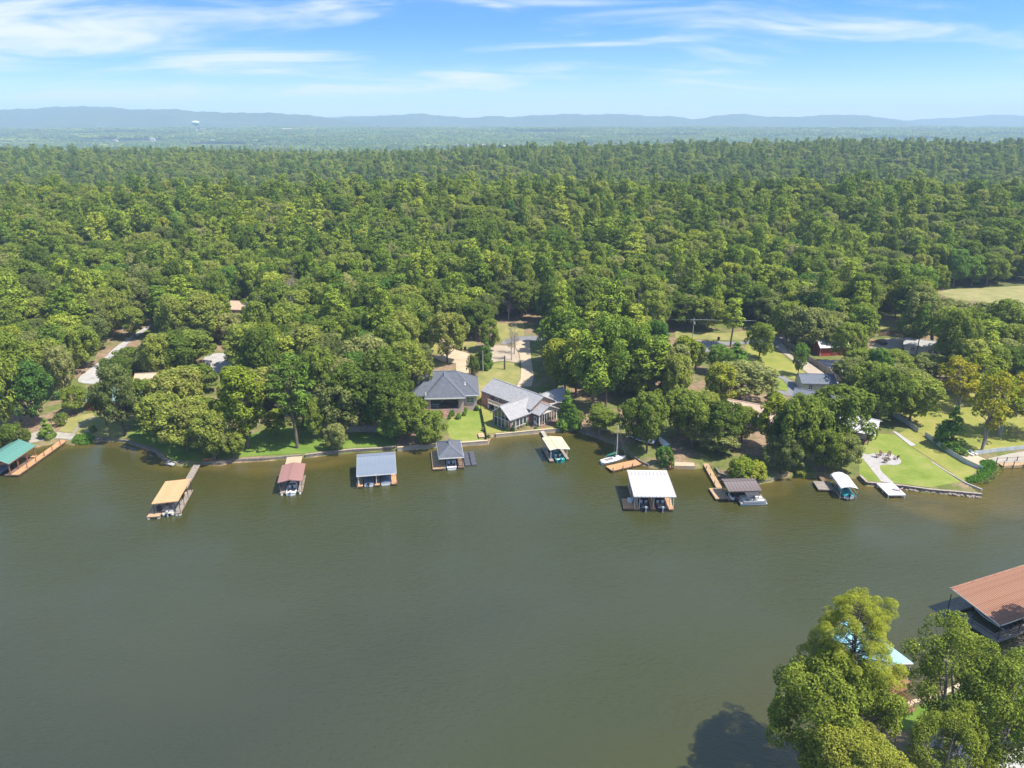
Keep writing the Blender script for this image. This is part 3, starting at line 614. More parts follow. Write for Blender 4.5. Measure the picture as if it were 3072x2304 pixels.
def airy_proto(seed, H=16, Rr=4.6, K=78, per=36, size=.30):
    rng = np.random.default_rng(seed); cs = []; rs = []; mb = MB(); nst = 3
    tops = [np.array([rng.normal()*1.2, rng.normal()*1.2, H*(.8+.1*rng.random())]) for _ in range(nst)]
    for q in tops: limb(mb, (0, 0, -.5), q, .26, .05, rng, 7, 5, .06)
    for i in range(K):
        t = rng.random(); q = tops[i % nst]; az = rng.random()*6.28; env = math.sin(min(1, .15+t*.95)*2.7); rad = Rr*env*(.3+.7*rng.random())
        c = np.array([q[0]*t+math.cos(az)*rad, q[1]*t+math.sin(az)*rad, H*(.36+.60*t)]); cs.append(c); rs.append(.7+.7*rng.random())
        if i % 2 == 0: limb(mb, (q[0]*t*.7, q[1]*t*.7, H*(.24+.52*t)), c, .075, .02, rng, 4, 2)
    return clumps(cs, rs, per, size, .5, rng, H*.5, .8, 1.2), mb
def dead_proto(seed, H=13, Rr=2.4):
    rng = np.random.default_rng(seed); mb = MB(); limb(mb, (0, 0, -.5), (rng.normal()*.4, rng.normal()*.4, H), .24, .03, rng, 7, 5, .02); V = []
    for i in range(34):
        t = .3+.68*rng.random(); az = rng.random()*6.28; L = Rr*(1.15-t)*(.7+.6*rng.random())+.4; a = (0, 0, H*t); c = np.array([math.cos(az)*L, math.sin(az)*L, H*t+L*.55]); limb(mb, a, c, .07, .015, rng, 4, 2, .2)
        for j in range(3):
            e = c*np.array([1, 1, 1])+rng.normal(size=3)*.55; limb(mb, np.array(a)*.4+c*.6, e, .035, .01, rng, 3, 2, .2); V.append(e)
    cs = np.repeat(np.array(V), 5, 0)+rng.normal(size=(len(V)*5, 3))*.28
    return leaves(cs, rdir(len(cs), rng), .10+.08*rng.random(len(cs)), .4, rng), mb
def shrub_proto(seed, H=2.0, Rr=1.3, K=22, per=60, size=.17):
    rng = np.random.default_rng(seed); cs = []; rs = []; mb = MB()
    for i in range(K):
        d = rdir(1, rng)[0]; d[2] = abs(d[2]); f = .55+.4*rng.random(); cs.append(np.array([d[0]*Rr*f, d[1]*Rr*f, H*(.22+.58*d[2]*f)])); rs.append(.38+.3*rng.random())
    for i in range(4): limb(mb, (0, 0, -.2), cs[i], .06, .02, rng, 4, 2)
    return clumps(cs, rs, per*2.2, size, .55, rng, 0, 1.0), mb
PROTO = {}                                  # kind -> list of (crown mesh, trunk mesh, height, radius)
def proto(kind, gen, mat, bark, H, Rr, n, seed0, **kw):
    PROTO[kind] = []
    for i in range(n):
        V, mb = gen(seed0+i, H=H, Rr=Rr, **kw); re_ = float(np.percentile(np.hypot(V[:, 0], V[:, 1]), 96)); he_ = float(np.percentile(V[:, 2], 99.7)); PROTO[kind].append((crown_mesh(kind+'_crown', V, M[mat]), mb.mesh(kind+'_trunk', M[bark], True), he_, re_))
def reuse(kind, src_kind, mat):
    PROTO[kind] = []
    for c, t, H, r in PROTO[src_kind]:
        c2 = c.copy(); c2.materials.clear(); c2.materials.append(M[mat]); PROTO[kind].append((c2, t, H, r))
proto('oak', oak_proto, 'leaf_oak', 'bark', 15, 5.2, 6, 100)
proto('tall', oak_proto, 'leaf_oak', 'bark', 18, 4.4, 4, 130, base=.24, squash=1.05)
proto('pine', pine_proto, 'leaf_pine', 'bark', 22, 3.8, 4, 200)
proto('cedar', cone_proto, 'leaf_dark', 'bark', 9, 2.2, 3, 300)
proto('airy', airy_proto, 'leaf_yellow', 'bark_grey', 16, 4.6, 3, 400)
proto('dead', dead_proto, 'dead_leaf', 'dead_wood', 13, 2.4, 3, 500)
proto('shrub', shrub_proto, 'leaf_dark', 'bark', 2.0, 1.3, 4, 600)
proto('bush', oak_proto, 'leaf_oak', 'bark', 5, 3.0, 3, 650, K=46, base=.02, lobe=(.6, 1.1), per=90, size=.24)
proto('pom', pine_proto, 'leaf_pine', 'bark', 17, 5.0, 3, 230, base=.30, lobe=(1.1, 1.8), K=70)
for k, s, m in (('lime', 'tall', 'leaf_lime'), ('grey', 'oak', 'leaf_grey'), ('dark', 'oak', 'leaf_dark'), ('fresh_shrub', 'shrub', 'leaf_fresh'), ('fresh_bush', 'bush', 'leaf_fresh'), ('lime_bush', 'bush', 'leaf_lime'), ('airy_green', 'airy', 'leaf_oak'), ('airy_lime', 'airy', 'leaf_lime'), ('yew', 'cedar', 'leaf_dark')): reuse(k, s, m)
# close trees on the near bank get smaller leaves and more of them
proto('oak_near', oak_proto, 'leaf_fore', 'bark', 15, 5.2, 2, 160, K=120, per=380, size=.12, lobe=(.7, 1.35), detail=6, jit=1.5)
proto('airy_near', oak_proto, 'leaf_fore', 'bark_grey', 15, 5.2, 1, 170, K=120, per=200, size=.12, lobe=(.65, 1.3), detail=6, jit=1.5)
proto('pine_near', pine_proto, 'leaf_tuft', 'bark', 24, 5.6, 1, 210, K=250, per=420, size=.17, base=.58, lobe=(.55, .95), asp=.13, dome=True)
TREES = []                                  # x, y, z, kind, height, width, name
NAMES = {'oak':'oak_tree','tall':'hardwood_tree','pine':'pine_tree','cedar':'cedar_tree','airy':'cypress_tree','dead':'dead_tree','shrub':'shrub','bush':'bush','pom':'pine_tree','lime':'sweetgum_tree','grey':'oak_tree','dark':'oak_tree',
         'fresh_shrub':'shrub','fresh_bush':'bush','lime_bush':'bush','airy_green':'hardwood_tree','airy_lime':'cypress_tree','yew':'conical_shrub','oak_near':'oak_tree','airy_near':'hardwood_tree','pine_near':'pine_tree'}
def put_tree(kind, x, y, z, H, Wd, label=None, cat=None, group=None, rz=None, name=None, v=None):
    lst = PROTO[kind]; c, t, h0, r0 = lst[(v if v is not None else random.randrange(len(lst))) % len(lst)]
    nm = name or NAMES[kind]; e = thing(nm, label, cat or ('shrub' if 'shrub' in nm or 'bush' in nm else 'tree'), (x, y, z-.05), random.random()*6.28 if rz is None else rz, group)
    sx = Wd/(2*r0); e.scale = (sx, sx, H/h0)
    inst('crown', c, e); inst('trunk', t, e); return e
HAND = []
def T(kind, k, u, v, vtop, w, label=None, group=None):
    x, y, z = tg(k, u, v); dep = project(x, y, z)[2]; top = up_at(x, y, k, vtop); H = max(1.0, top-z); Wd = w/FR[k][2]/FPX*dep
    HAND.append((x, y, z, kind, H, Wd, label, group))
# ------------------------------------------------------------------ single trees read off the photograph: frame, foot, top row, crown width
# left shore
T('oak',1,60,640,-180,430); T('dark',1,330,560,-40,430); T('tall',1,200,520,-330,420)
T('bush',1,120,735,545,260,'bushy crepe myrtle with pale pink flowers behind the green roofed boathouse')
T('bush',1,40,740,600,200); T('bush',1,230,700,590,150)
T('cedar',1,455,672,490,150,'small conical evergreen on the beach by the long wooden dock')
T('oak',1,730,440,190,270,'rounded tree in front of the teal roofed house at the left shore'); T('bush',1,580,560,440,130)
T('grey',1,1190,655,-10,430,'grey green oak with forked trunk beside the dry lawn at the left shore'); T('grey',1,1010,560,150,260)
T('shrub',1,880,618,555,80,'round clipped shrub on the dry lawn by the stepping stones')
T('oak',1,1560,720,260,440); T('oak',1,1790,800,330,520); T('oak',1,1420,560,120,420); T('oak',1,1720,560,20,520); T('oak',1,1990,700,300,400); T('grey',1,2060,860,470,360)
T('grey',11,760,600,340,430,'wide pale green oak left of the round concrete court'); T('oak',11,1010,560,255,420); T('oak',11,560,600,400,330)
T('oak',11,1520,560,200,470,'broad oak right behind the round concrete court'); T('oak',11,1540,640,450,330); T('oak',11,1020,780,560,480); T('tall',11,440,760,480,250)
T('pine',11,820,320,-120,240); T('dead',11,945,260,20,150,'bare dead tree in the woods behind the left driveway'); T('tall',11,570,320,60,240); T('oak',11,0,560,230,320)
T('lime',2,450,770,10,480,'bright yellow green tree, brightest of the left shore crowns'); T('oak',2,140,880,430,380); T('oak',2,330,860,600,260)
T('pine',2,925,772,-110,430,'tall pine with a long bare trunk on the lawn behind the red roofed dock')
T('lime',2,720,660,420,230); T('dark',2,980,670,250,330); T('grey',2,1310,640,150,440); T('oak',2,1100,680,300,300); T('grey',2,1290,812,540,240,'small leaning tree on the lawn left of the grey roofed dock')
T('oak',2,1600,610,60,480); T('tall',2,1420,600,-20,420); T('oak',2,1800,650,60,470); T('oak',2,1960,700,250,380); T('dark',2,1830,700,430,330)
T('oak',3,430,1236,900,350,'dense rounded tree on the seawall behind the hip roofed boat dock'); T('oak',3,150,1150,880,340); T('oak',3,300,1050,800,240)
T('oak',3,250,800,240,430); T('oak',3,60,860,290,420); T('grey',3,330,640,250,360); T('oak',3,120,600,60,440)
# behind the two brick houses
T('oak',3,607,436,-40,360,'oak with a clear dark trunk beside the curved driveway of the slate roofed house'); T('oak',3,400,350,60,300); T('oak',3,330,300,-60,330)
T('cedar',3,968,492,160,150,'dark columnar cedar behind the back lawn between the two brick houses'); T('bush',3,855,560,365,115,'loose upright bush along the drive of the slate roofed house'); T('bush',3,920,440,330,110)
T('dead',3,1215,412,50,140,'thin bare tree left of the tan driveway'); T('dead',3,1242,352,40,150); T('oak',3,1010,330,30,220)
T('oak',3,1690,640,200,330,'leafy oak on the right edge of the tan driveway'); T('oak',3,1720,740,330,330); T('pom',3,1985,912,120,430); T('pom',3,2110,885,20,420); T('pom',3,1830,760,120,380); T('pine',3,1750,620,60,300)
T('cedar',3,1735,1092,690,210,'dark cedar at the corner of the seawall right of the grey roofed brick house'); T('cedar',3,1800,1060,840,150); T('airy_green',3,1880,1042,890,110); T('airy_green',3,2050,1110,850,340)
T('pom',6,30,1050,390,340,'tall pine with fluffy bright green tufts right of the tan driveway'); T('pom',6,190,1000,490,320); T('pom',6,-120,980,330,340); T('pom',6,-260,900,280,320)
T('lime',6,480,860,510,300); T('tall',6,590,830,560,200)
# right of centre
T('airy_green',4,210,450,230,340); T('oak',4,600,650,80,420,'dark oak leaning over the shore behind the sailboat'); T('oak',4,480,560,150,330)
T('fresh_bush',4,762,800,600,170,'small bright green tree at the shore right behind the white roofed dock'); T('oak',4,1030,610,120,380); T('grey',4,1280,665,400,430); T('oak',4,1300,640,180,420); T('oak',4,1120,520,80,360); T('oak',4,900,480,60,380)
T('lime_bush',4,1480,900,700,330,'low spreading yellow green bush on the point right of the long narrow dock'); T('lime_bush',4,1640,905,760,260)
T('lime',4,1770,645,110,320,'yellow green tree among the oaks behind the brown roofed dock'); T('grey',4,1870,895,500,340,'leaning oak at the water right of the brown roofed dock'); T('oak',4,2010,800,100,420); T('oak',4,1500,560,230,330); T('bush',4,2060,880,800,150)
T('oak',5,400,880,190,560,'big spreading oak overhanging the white roofed porch by the lawn'); T('oak',5,120,930,280,430); T('grey',5,470,1000,640,360); T('oak',5,320,1000,600,330); T('oak',5,-60,900,430,330)
T('oak',5,1120,525,60,500,'broad oak beside the top of the pale metal fence'); T('oak',5,830,560,20,420); T('oak',5,700,400,-40,380)
T('cedar',5,1500,765,375,260,'dense dark pointed tree beside the pale metal fence'); T('airy',5,1580,425,-60,420,'yellow leaved tree with several bare stems on the right hand park lawn'); T('airy',5,1808,795,60,400,'tall sparse yellow tree with a long straight trunk above the boat ramp'); T('airy_lime',5,1985,665,60,470); T('airy',5,2280,640,160,480); T('airy_lime',5,1740,330,-120,400); T('airy',5,2120,420,20,420); T('oak',5,1990,160,-200,420)
T('fresh_bush',5,1570,818,755,170,'low bush with yellow flowers at the bend of the pale fence')
# around the red barn and the roads
T('pine',6,920,600,140,260,'tall tapering pine beside the grey asphalt road'); T('dark',6,800,850,590,260); T('cedar',6,965,765,560,260); T('oak',6,1190,712,380,260,'small oak in the grass between road and gravel lane'); T('dark',6,1560,872,560,150,'slim dark tree between the driveway and the gravel lane'); T('grey',6,1620,640,230,380)
T('grey',6,1000,1140,750,600,'wide grey green oak in front of the curved asphalt driveway'); T('cedar',6,1320,1090,980,120); T('oak',6,2015,782,380,330,'oak standing in front of the red barn'); T('oak',6,1450,560,180,360)
T('dark',10,1080,775,470,250,'dark evergreen beside the dry grass paddock'); T('airy_green',10,1310,765,330,420); T('airy_green',10,1640,790,370,420); T('grey',10,1150,800,250,360); T('oak',10,640,1080,820,420); T('oak',10,900,1130,830,430); T('grey',10,1250,1120,860,400); T('oak',10,1960,800,330,380); T('oak',10,590,770,400,360)
for u, v, t, w in ((1500,900,640,300),(1750,960,700,320),(2000,930,560,360),(2150,800,470,360),(2180,1060,780,380)): T('oak',10,u,v,t,w)
# near bank at the lower right
T('pine_near',7,620,1600,348,700,'tall pine with dense yellow green needle tufts over the light blue roof')
T('oak_near',7,500,1790,830,900,'large leafy oak at the lower right, leftmost on the near bank'); T('oak_near',7,760,2250,1470,840,'green treetop cut by the bottom edge of the picture')
T('airy_near',7,1440,1490,610,800,'sparse light green tree right of the light blue roof'); T('airy_near',7,1790,1750,850,860,'light green tree at the right edge above the concrete drive'); T('airy_near',7,1420,1950,1230,600)
T('dead',7,2065,1010,640,300,'bare grey tree at the right edge behind the rust roofed boathouse'); T('oak_near',7,2330,760,60,500,'leafy tree at the right edge reaching over the rust coloured roof')
T('fresh_bush',7,2030,1420,1190,260,'shrub with red blossoms at the right edge of the near bank')

# ------------------------------------------------------------------ the wood behind: jittered stand of trees, thinned where the ground lies open
pts = []
def stand(y0, y1, sp, fx=.80):
    y = y0
    while y < y1:
        n = int(2*fx*y/sp)
        for i in range(n): pts.append((-fx*y+(i+.5+RNG.uniform(-.42, .42))*sp, y+RNG.uniform(-.42, .42)*sp))
        y += sp*.92
stand(172, 480, 7.0); stand(480, 620, 8.0); stand(620, 1290, 8.6)
P = np.array(pts); keep = np.ones(len(P), bool)
dsh = seg_dist(P, SH); nearm = P[:, 1] < 330
keep &= ~nearm | (inside(P, NORTH) & (dsh > 24))
for c in CLEAR: keep &= ~(inside(P, c) | (nearm & (seg_dist(P, np.vstack([c, c[:1]])) < 2.6)))
for (x0, x1, y0, y1) in FOOT: keep &= ~((P[:, 0] > x0) & (P[:, 0] < x1) & (P[:, 1] > y0) & (P[:, 1] < y1))
HXY = np.array([(h[0], h[1]) for h in HAND]); HW = np.array([h[5] for h in HAND])
for (hx, hy), hw in zip(HXY, HW): keep &= ((P[:, 0]-hx)**2+(P[:, 1]-hy)**2) > (max(3.0, hw*.42))**2
P = P[keep]; Zg = heights(P)
kr = RNG.random(len(P)); patch = wob(P[:, 0], P[:, 1], 46.0, 2.2)
KL = np.array(['oak', 'tall', 'pine', 'grey', 'pom', 'lime', 'dark', 'dead'])
ki = np.select([kr < .31, kr < .50, kr < .66+.16*patch, kr < .82, kr < .88, kr < .925, kr < .975], [0, 1, 2, 3, 4, 5, 6], 7)
H0 = {'oak':14, 'tall':17, 'pine':21, 'grey':14, 'pom':17, 'lime':15, 'dark':13.5, 'dead':14}; W0 = {'oak':12, 'tall':10.4, 'pine':8.4, 'grey':11.8, 'pom':10, 'lime':10, 'dark':10.8, 'dead':5.5}
Ht = np.array([H0[KL[i]] for i in ki])*(.68+.60*RNG.random(len(P))); Wt = np.array([W0[KL[i]] for i in ki])*(.62+.74*RNG.random(len(P)))
Ht *= np.where(P[:, 1] > 600, 1.08, 1); 
# no wild tree may stand in front of ground and roofs that lie in plain view
SP = list(SEEPT)
for c in SEE:
    lo, hi = c.min(0), c.max(0); st = max(1.5, (hi-lo).max()/16); A, B = np.meshgrid(np.arange(lo[0], hi[0], st), np.arange(lo[1], hi[1], st)); q = np.stack([A.ravel(), B.ravel()], 1)
    q = np.vstack([q[inside(q, c)], c[::2]]); SP += [(a[0], a[1], z) for a, z in zip(q, heights(q))]
SP = np.array(SP)
def projn(x, y, z):
    zz = z-CAM_H; dep = y*CT-zz*ST; return 1536+FPX*x/dep, 1152-FPX*(y*ST+zz*CT)/dep, dep
sx, sy, sdp = projn(SP[:, 0], SP[:, 1], SP[:, 2])
cx_, cy_, cd = projn(P[:, 0], P[:, 1], Zg+Ht*.62); rx = Wt*.52/cd*FPX; ry = Ht*.42/cd*FPX
ok = np.ones(len(P), bool)
for i in np.where(P[:, 1] < 460)[0]:
    hit = (np.abs(sx-cx_[i])/rx[i])**2+(np.abs(sy-cy_[i])/ry[i])**2 < 1
    if (hit & (sdp > cd[i]-2)).any(): ok[i] = False
P, Zg, ki, Ht, Wt, cd = P[ok], Zg[ok], ki[ok], Ht[ok], Wt[ok], cd[ok]
cx_, cy_ = cx_[ok], cy_[ok]
order = np.argsort(cd-Wt*1.0+np.where((cx_ < -60) | (cx_ > 3132), 400, 0)); NIND = 300-sum('shrub' not in h[3] for h in HAND)
ind = order[:NIND]; rest = order[NIND:]
AUTO = [(P[i, 0], P[i, 1], Zg[i], KL[ki[i]], Ht[i], Wt[i]) for i in ind]
# labels: every tree is named by its look and the nearest thing one can find
MARKS = [('the green roofed boathouse at the left edge',-114,165),('the teal roofed house on the left',-100,196),('the left concrete driveway',*tg(11,300,500)[:2]),('the round concrete court',*tg(11,1260,520)[:2]),('the orange roofed dock',-74,156),('the red roofed dock',-50,160),
         ('the grey metal roofed dock',-31,158),('the slate roofed brick house',-18,192),('the tan driveway',*tg(3,1340,400)[:2]),('the grey roofed brick house',2,186),('the sailboat',26,160),('the white roofed dock',30,150),('the narrow dock with brown roof',46,154),
         ('the curved asphalt driveway',*tg(6,1400,900)[:2]),('the asphalt road junction',*tg(6,680,600)[:2]),('the red barn',102,224),('the fire ring lawn',84,152),('the pale metal fence',100,165),('the boat ramp on the right',112,158),('the hay meadow on the right',*tg(10,1900,280)[:2]),('the grey roofed shed on the right',*tg(10,1250,840)[:2]),('the light blue roof',54,80),('the curved drive of the slate roofed house',*tg(3,640,300)[:2]),('the dirt clearing behind the tan driveway',*tg(3,1180,140)[:2])]
LOOK = {'oak':'round crowned green oak','tall':'tall green hardwood','pine':'dark trunked pine','grey':'pale grey green oak','pom':'tufted bright green pine','lime':'yellow green sweetgum','dark':'dark green oak','dead':'bare grey dead tree','cedar':'pointed dark cedar','airy':'sparse yellow tree','airy_green':'sparse green tree','airy_lime':'sparse yellow green tree','bush':'green leafy bush','fresh_bush':'bright green bush','lime_bush':'yellow green bush','shrub':'low shrub','oak_near':'big leafy oak','airy_near':'light green leafy tree','pine_near':'tufted pine'}
ORD = ['', 'second ', 'third ', 'fourth ', 'fifth ', 'sixth ', 'seventh ', 'eighth ', 'ninth ', 'tenth ', 'eleventh ', 'twelfth ']
todo = {}
ALLT = [list(h) for h in HAND]+[[*a, None, None] for a in AUTO]
for t in ALLT:
    if t[6]: continue
    d = [math.hypot(t[0]-m[1], t[1]-m[2]) for m in MARKS]; j = int(np.argmin(d)); todo.setdefault((t[3], j), []).append((d[j], t))
for (kd, j), lst in todo.items():
    lst.sort(key=lambda q: q[0])
    for r, (d, t) in enumerate(lst):
        t[7] = 'trees around '+MARKS[j][0][4:]
        t[6] = f'{LOOK[kd]}, {ORD[r]}nearest to {MARKS[j][0]}' if r < len(ORD) else f'{LOOK[kd]} in the dense wood farther behind {MARKS[j][0]}'
for t in ALLT:
    o = put_tree(t[3], t[0], t[1], t[2], t[4], t[5], t[6], None, t[7])
    if t[6] and ('pink flowers' in t[6] or 'red blossoms' in t[6] or 'yellow flowers' in t[6]):
        mt = M['blossom'] if 'pink' in t[6] else M['blossom_red'] if 'red' in t[6] else M['blossom_yellow']; rng = np.random.default_rng(5); n = 130; d = rdir(n, rng); d[:, 2] = np.abs(d[:, 2])
        c_ = d*np.array([2.7, 2.7, 2.2])*(.8+.3*rng.random((n, 1)))+np.array([0, 0, 2.2]); inst('blossom', mesh_np('blossom', leaves(c_, d, .16+.12*rng.random(n), .8, rng), np.arange(n*4), 4, [mt]), o)
# the rest of the wood: too many to count, one object
pc = bpy.data.collections.new('wood_library'); PI = {}
for kd in KL:
    for j, (c, t, h0, r0) in enumerate(PROTO[kd]):
        me = bpy.data.meshes.new('wood'); bm = bmesh.new(); bm.from_mesh(t); nt_ = len(bm.faces); bm.from_mesh(c)
        for f in list(bm.faces)[nt_:] if False else []: pass
        bm.faces.ensure_lookup_table()
        for i_, f in enumerate(bm.faces): f.material_index = 0 if i_ < nt_ else 1
        bm.to_mesh(me); bm.free(); me.materials.append(t.materials[0]); me.materials.append(c.materials[0])
        idx = len(PI); o = bpy.data.objects.new(f'wood_{idx:02d}', me); pc.objects.link(o); PI[(kd, j)] = (idx, h0, r0)
def scatter(name, pts3, idx, scl, rot, coll, label):
    me = bpy.data.meshes.new(name); n = len(pts3); me.vertices.add(n); me.vertices.foreach_set('co', np.asarray(pts3, np.float32).ravel())
    me.attributes.new('pick', 'INT', 'POINT').data.foreach_set('value', np.asarray(idx, np.int32)); me.attributes.new('size', 'FLOAT_VECTOR', 'POINT').data.foreach_set('vector', np.asarray(scl, np.float32).ravel())
    me.attributes.new('turn', 'FLOAT', 'POINT').data.foreach_set('value', np.asarray(rot, np.float32))
    o = link(bpy.data.objects.new(name, me)); ng = bpy.data.node_groups.new(name, 'GeometryNodeTree')
    ng.interface.new_socket('Geometry', in_out='INPUT', socket_type='NodeSocketGeometry'); ng.interface.new_socket('Geometry', in_out='OUTPUT', socket_type='NodeSocketGeometry')
    N = ng.nodes; gi = N.new('NodeGroupInput'); go = N.new('NodeGroupOutput'); ip = N.new('GeometryNodeInstanceOnPoints'); ci = N.new('GeometryNodeCollectionInfo')
    ci.inputs['Collection'].default_value = coll; ci.inputs['Separate Children'].default_value = True; ci.inputs['Reset Children'].default_value = True; ip.inputs['Pick Instance'].default_value = True
    def attr(nm, ty):
        a = N.new('GeometryNodeInputNamedAttribute'); a.data_type = ty; a.inputs['Name'].default_value = nm; return a.outputs['Attribute']
    cb = N.new('ShaderNodeCombineXYZ'); ng.links.new(attr('turn', 'FLOAT'), cb.inputs[2])
    ng.links.new(gi.outputs[0], ip.inputs['Points']); ng.links.new(ci.outputs[0], ip.inputs['Instance']); ng.links.new(attr('pick', 'INT'), ip.inputs['Instance Index'])
    e2r = N.new('FunctionNodeEulerToRotation'); ng.links.new(cb.outputs[0], e2r.inputs[0]); ng.links.new(e2r.outputs[0], ip.inputs['Rotation']); ng.links.new(attr('size', 'FLOAT_VECTOR'), ip.inputs['Scale']); ng.links.new(ip.outputs[0], go.inputs[0])
    md = o.modifiers.new('scatter', 'NODES'); md.node_group = ng; tag(o, label, 'woodland', kind='stuff'); return o
ix, sc_ = [], []
for i in rest:
    kd = KL[ki[i]]; q = PI[(kd, random.randrange(len(PROTO[kd])))]; s = Wt[i]/(2*q[2]); ix.append(q[0]); sc_.append((s, s, Ht[i]/q[1]))
scatter('woodland', [(P[i, 0], P[i, 1], Zg[i]-.1) for i in rest], ix, sc_, RNG.random(len(rest))*6.28, pc, 'dense green woodland covering the ridges behind the lakeside houses')
# far plain: groves of trees with fields between
fc = bpy.data.collections.new('far_library'); gl = []
for j in range(5):
    rng = np.random.default_rng(900+j); Vs = []; rows = 46
    for q in range(rows):
        a = rng.random()*6.28; r = math.sqrt(rng.random()); c = np.array([math.cos(a)*r*55, math.sin(a)*r*26, 0]); hgt = 10+8*rng.random(); n = 34; d = rdir(n, rng); d[:, 2] = np.abs(d[:, 2])*1.1-.1
        Vs.append(leaves(c+d*np.array([5.2, 5.2, hgt*.55])+np.array([0, 0, hgt*.45]), d+.4*rdir(n, rng), 2.0+1.4*rng.random(n), .8, rng))
    V = np.concatenate(Vs); o = bpy.data.objects.new(f'grove_{j}', mesh_np('grove', V, np.arange(len(V)), 4, [M[['leaf_dark', 'leaf_oak', 'leaf_dark', 'leaf_pine', 'leaf_grey'][j]]])); fc.objects.link(o)
n = 15000; yy = 2500*np.exp(RNG.random(n)*math.log(6400/2500)); xx = yy*RNG.uniform(-.85, .85, n)
m = wob(xx, yy*2.2, 330.0, 5.0)+.5*wob(xx, yy*2.5, 120.0, 8.0) > -.02; xx, yy = xx[m], yy[m]; zz = heights(np.stack([xx, yy], 1))
scatter('far_woodland', np.stack([xx, yy, zz-1], 1), (RNG.random(len(xx))*5).astype(int), np.stack([1+yy/6000, 1+yy/6000, .9+.4*RNG.random(len(xx))], 1), RNG.uniform(-.3, .3, len(xx)), fc, 'hazy blue woods across the far plain below the hills')
# ------------------------------------------------------------------ building helpers
def screen_mat():
    m = bpy.data.materials.new('insect_screen'); m.use_nodes = True; nt = m.node_tree; b = nt.nodes['Principled BSDF']; b.inputs['Base Color'].default_value = (.02,.02,.02,1); b.inputs['Roughness'].default_value = .7; b.inputs['Alpha'].default_value = .2; return m
M['mesh_screen'] = screen_mat()
_win = {}
def window(parent, loc, w, h, ang=0.0, nx=2, ny=2, mat='trim_white', name='window'):
    """framed window facing -y before it is turned by ang; panes are pieces of their own"""
    key = (round(w, 2), round(h, 2), nx, ny, mat)
    if key not in _win:
        f = MB(); t = .09
        f.box(-w/2-t, w/2+t, -.05, .03, -h/2-t, -h/2).box(-w/2-t, w/2+t, -.05, .03, h/2, h/2+t).box(-w/2-t, -w/2, -.05, .03, -h/2, h/2).box(w/2, w/2+t, -.05, .03, -h/2, h/2)
        for i in range(1, nx): x = -w/2+w*i/nx; f.box(x-.04, x+.04, -.04, .03, -h/2, h/2)
        for j in range(1, ny):
            z = -h/2+h*j/ny
            for i in range(nx): f.box(-w/2+w*i/nx+.04, -w/2+w*(i+1)/nx-.04, -.035, .03, z-.03, z+.03)
        _win[key] = (f.mesh('window_frame', M[mat]), box(-w/nx/2+.05, w/nx/2-.05, -.012, .015, -h/ny/2+.04, h/ny/2-.04).mesh('pane', M['glass']))
    fm, pm = _win[key]; o = inst(name, fm, parent, loc, ang)
    for i in range(nx):
        for j in range(ny): inst('pane', pm, o, (-w/2+w*(i+.5)/nx, 0, -h/2+h*(j+.5)/ny))
    return o
def door(parent, loc, w, h, ang=0.0, mat='trim_white'):
    o = inst('door', MB().box(-w/2, w/2, -.05, .03, -h/2, h/2).mesh('door', M[mat]), parent, loc, ang)
    box(-w*.32, w*.32, -.065, -.052, -.05, h*.42).build('pane', M['glass'], o); box(w*.36, w*.42, -.12, -.05, -.1, .02).build('handle', M['black_metal'], o); return o
def wall_gable(x0, x1, y0, y1, z0, ze, zr, axis):
    m = MB()
    if axis == 'x':
        ym = (y0+y1)/2; pf = [(y0, z0), (y1, z0), (y1, ze), (ym, zr), (y0, ze)]; m.loft([[(x, a, b) for a, b in pf] for x in (x0, x1)])
    else:
        xm = (x0+x1)/2; pf = [(x0, z0), (x1, z0), (x1, ze), (xm, zr), (x0, ze)]; m.loft([[(a, y, b) for a, b in pf] for y in (y0, y1)])
    return m
def roof_gable(parent, x0, x1, y0, y1, ze, zr, axis, mat, ov=.45, t=.18, ridge=True):
    if axis == 'x':
        ym = (y0+y1)/2; s = (zr-ze)/(ym-y0); a = ze-s*ov
        for sg, e in ((1, y0-ov), (-1, y1+ov)):
            q = [(x0-ov, e, a), (x1+ov, e, a), (x1+ov, ym, zr), (x0-ov, ym, zr)]; MB().slab([(p[0], p[1], p[2]+t) for p in q], t).build('roof_slope', M[mat], parent)
        if ridge: MB().bar((x0-ov, ym, zr+t+.02), (x1+ov, ym, zr+t+.02), .32, .08).build('ridge_cap', M[mat], parent)
    else:
        xm = (x0+x1)/2; s = (zr-ze)/(xm-x0); a = ze-s*ov
        for e in (x0-ov, x1+ov):
            q = [(e, y0-ov, a), (e, y1+ov, a), (xm, y1+ov, zr), (xm, y0-ov, zr)]; MB().slab([(p[0], p[1], p[2]+t) for p in q], t).build('roof_slope', M[mat], parent)
        if ridge: MB().bar((xm, y0-ov, zr+t+.02), (xm, y1+ov, zr+t+.02), .32, .08).build('ridge_cap', M[mat], parent)
def hip_faces(x0, x1, y0, y1, ze, zr, rx0, rx1, ym):
    v = [(x0,y0,ze),(x1,y0,ze),(x1,y1,ze),(x0,y1,ze),(rx0,ym,zr),(rx1,ym,zr)]
    return [[v[0],v[1],v[5],v[4]], [v[2],v[3],v[4],v[5]], [v[1],v[2],v[5]], [v[3],v[0],v[4]]], [(v[0],v[4]),(v[1],v[5]),(v[2],v[5]),(v[3],v[4]),(v[4],v[5])]
def roof_hip(parent, fs, edges, mat, t=.2, cap=None):
    for f in fs: MB().slab([(p[0], p[1], p[2]+t) for p in f], t).build('roof_slope', M[mat], parent)
    for a, b in edges: MB().bar((a[0], a[1], a[2]+t+.02), (b[0], b[1], b[2]+t+.02), .34, .07).build('ridge_cap', M[cap or mat], parent)

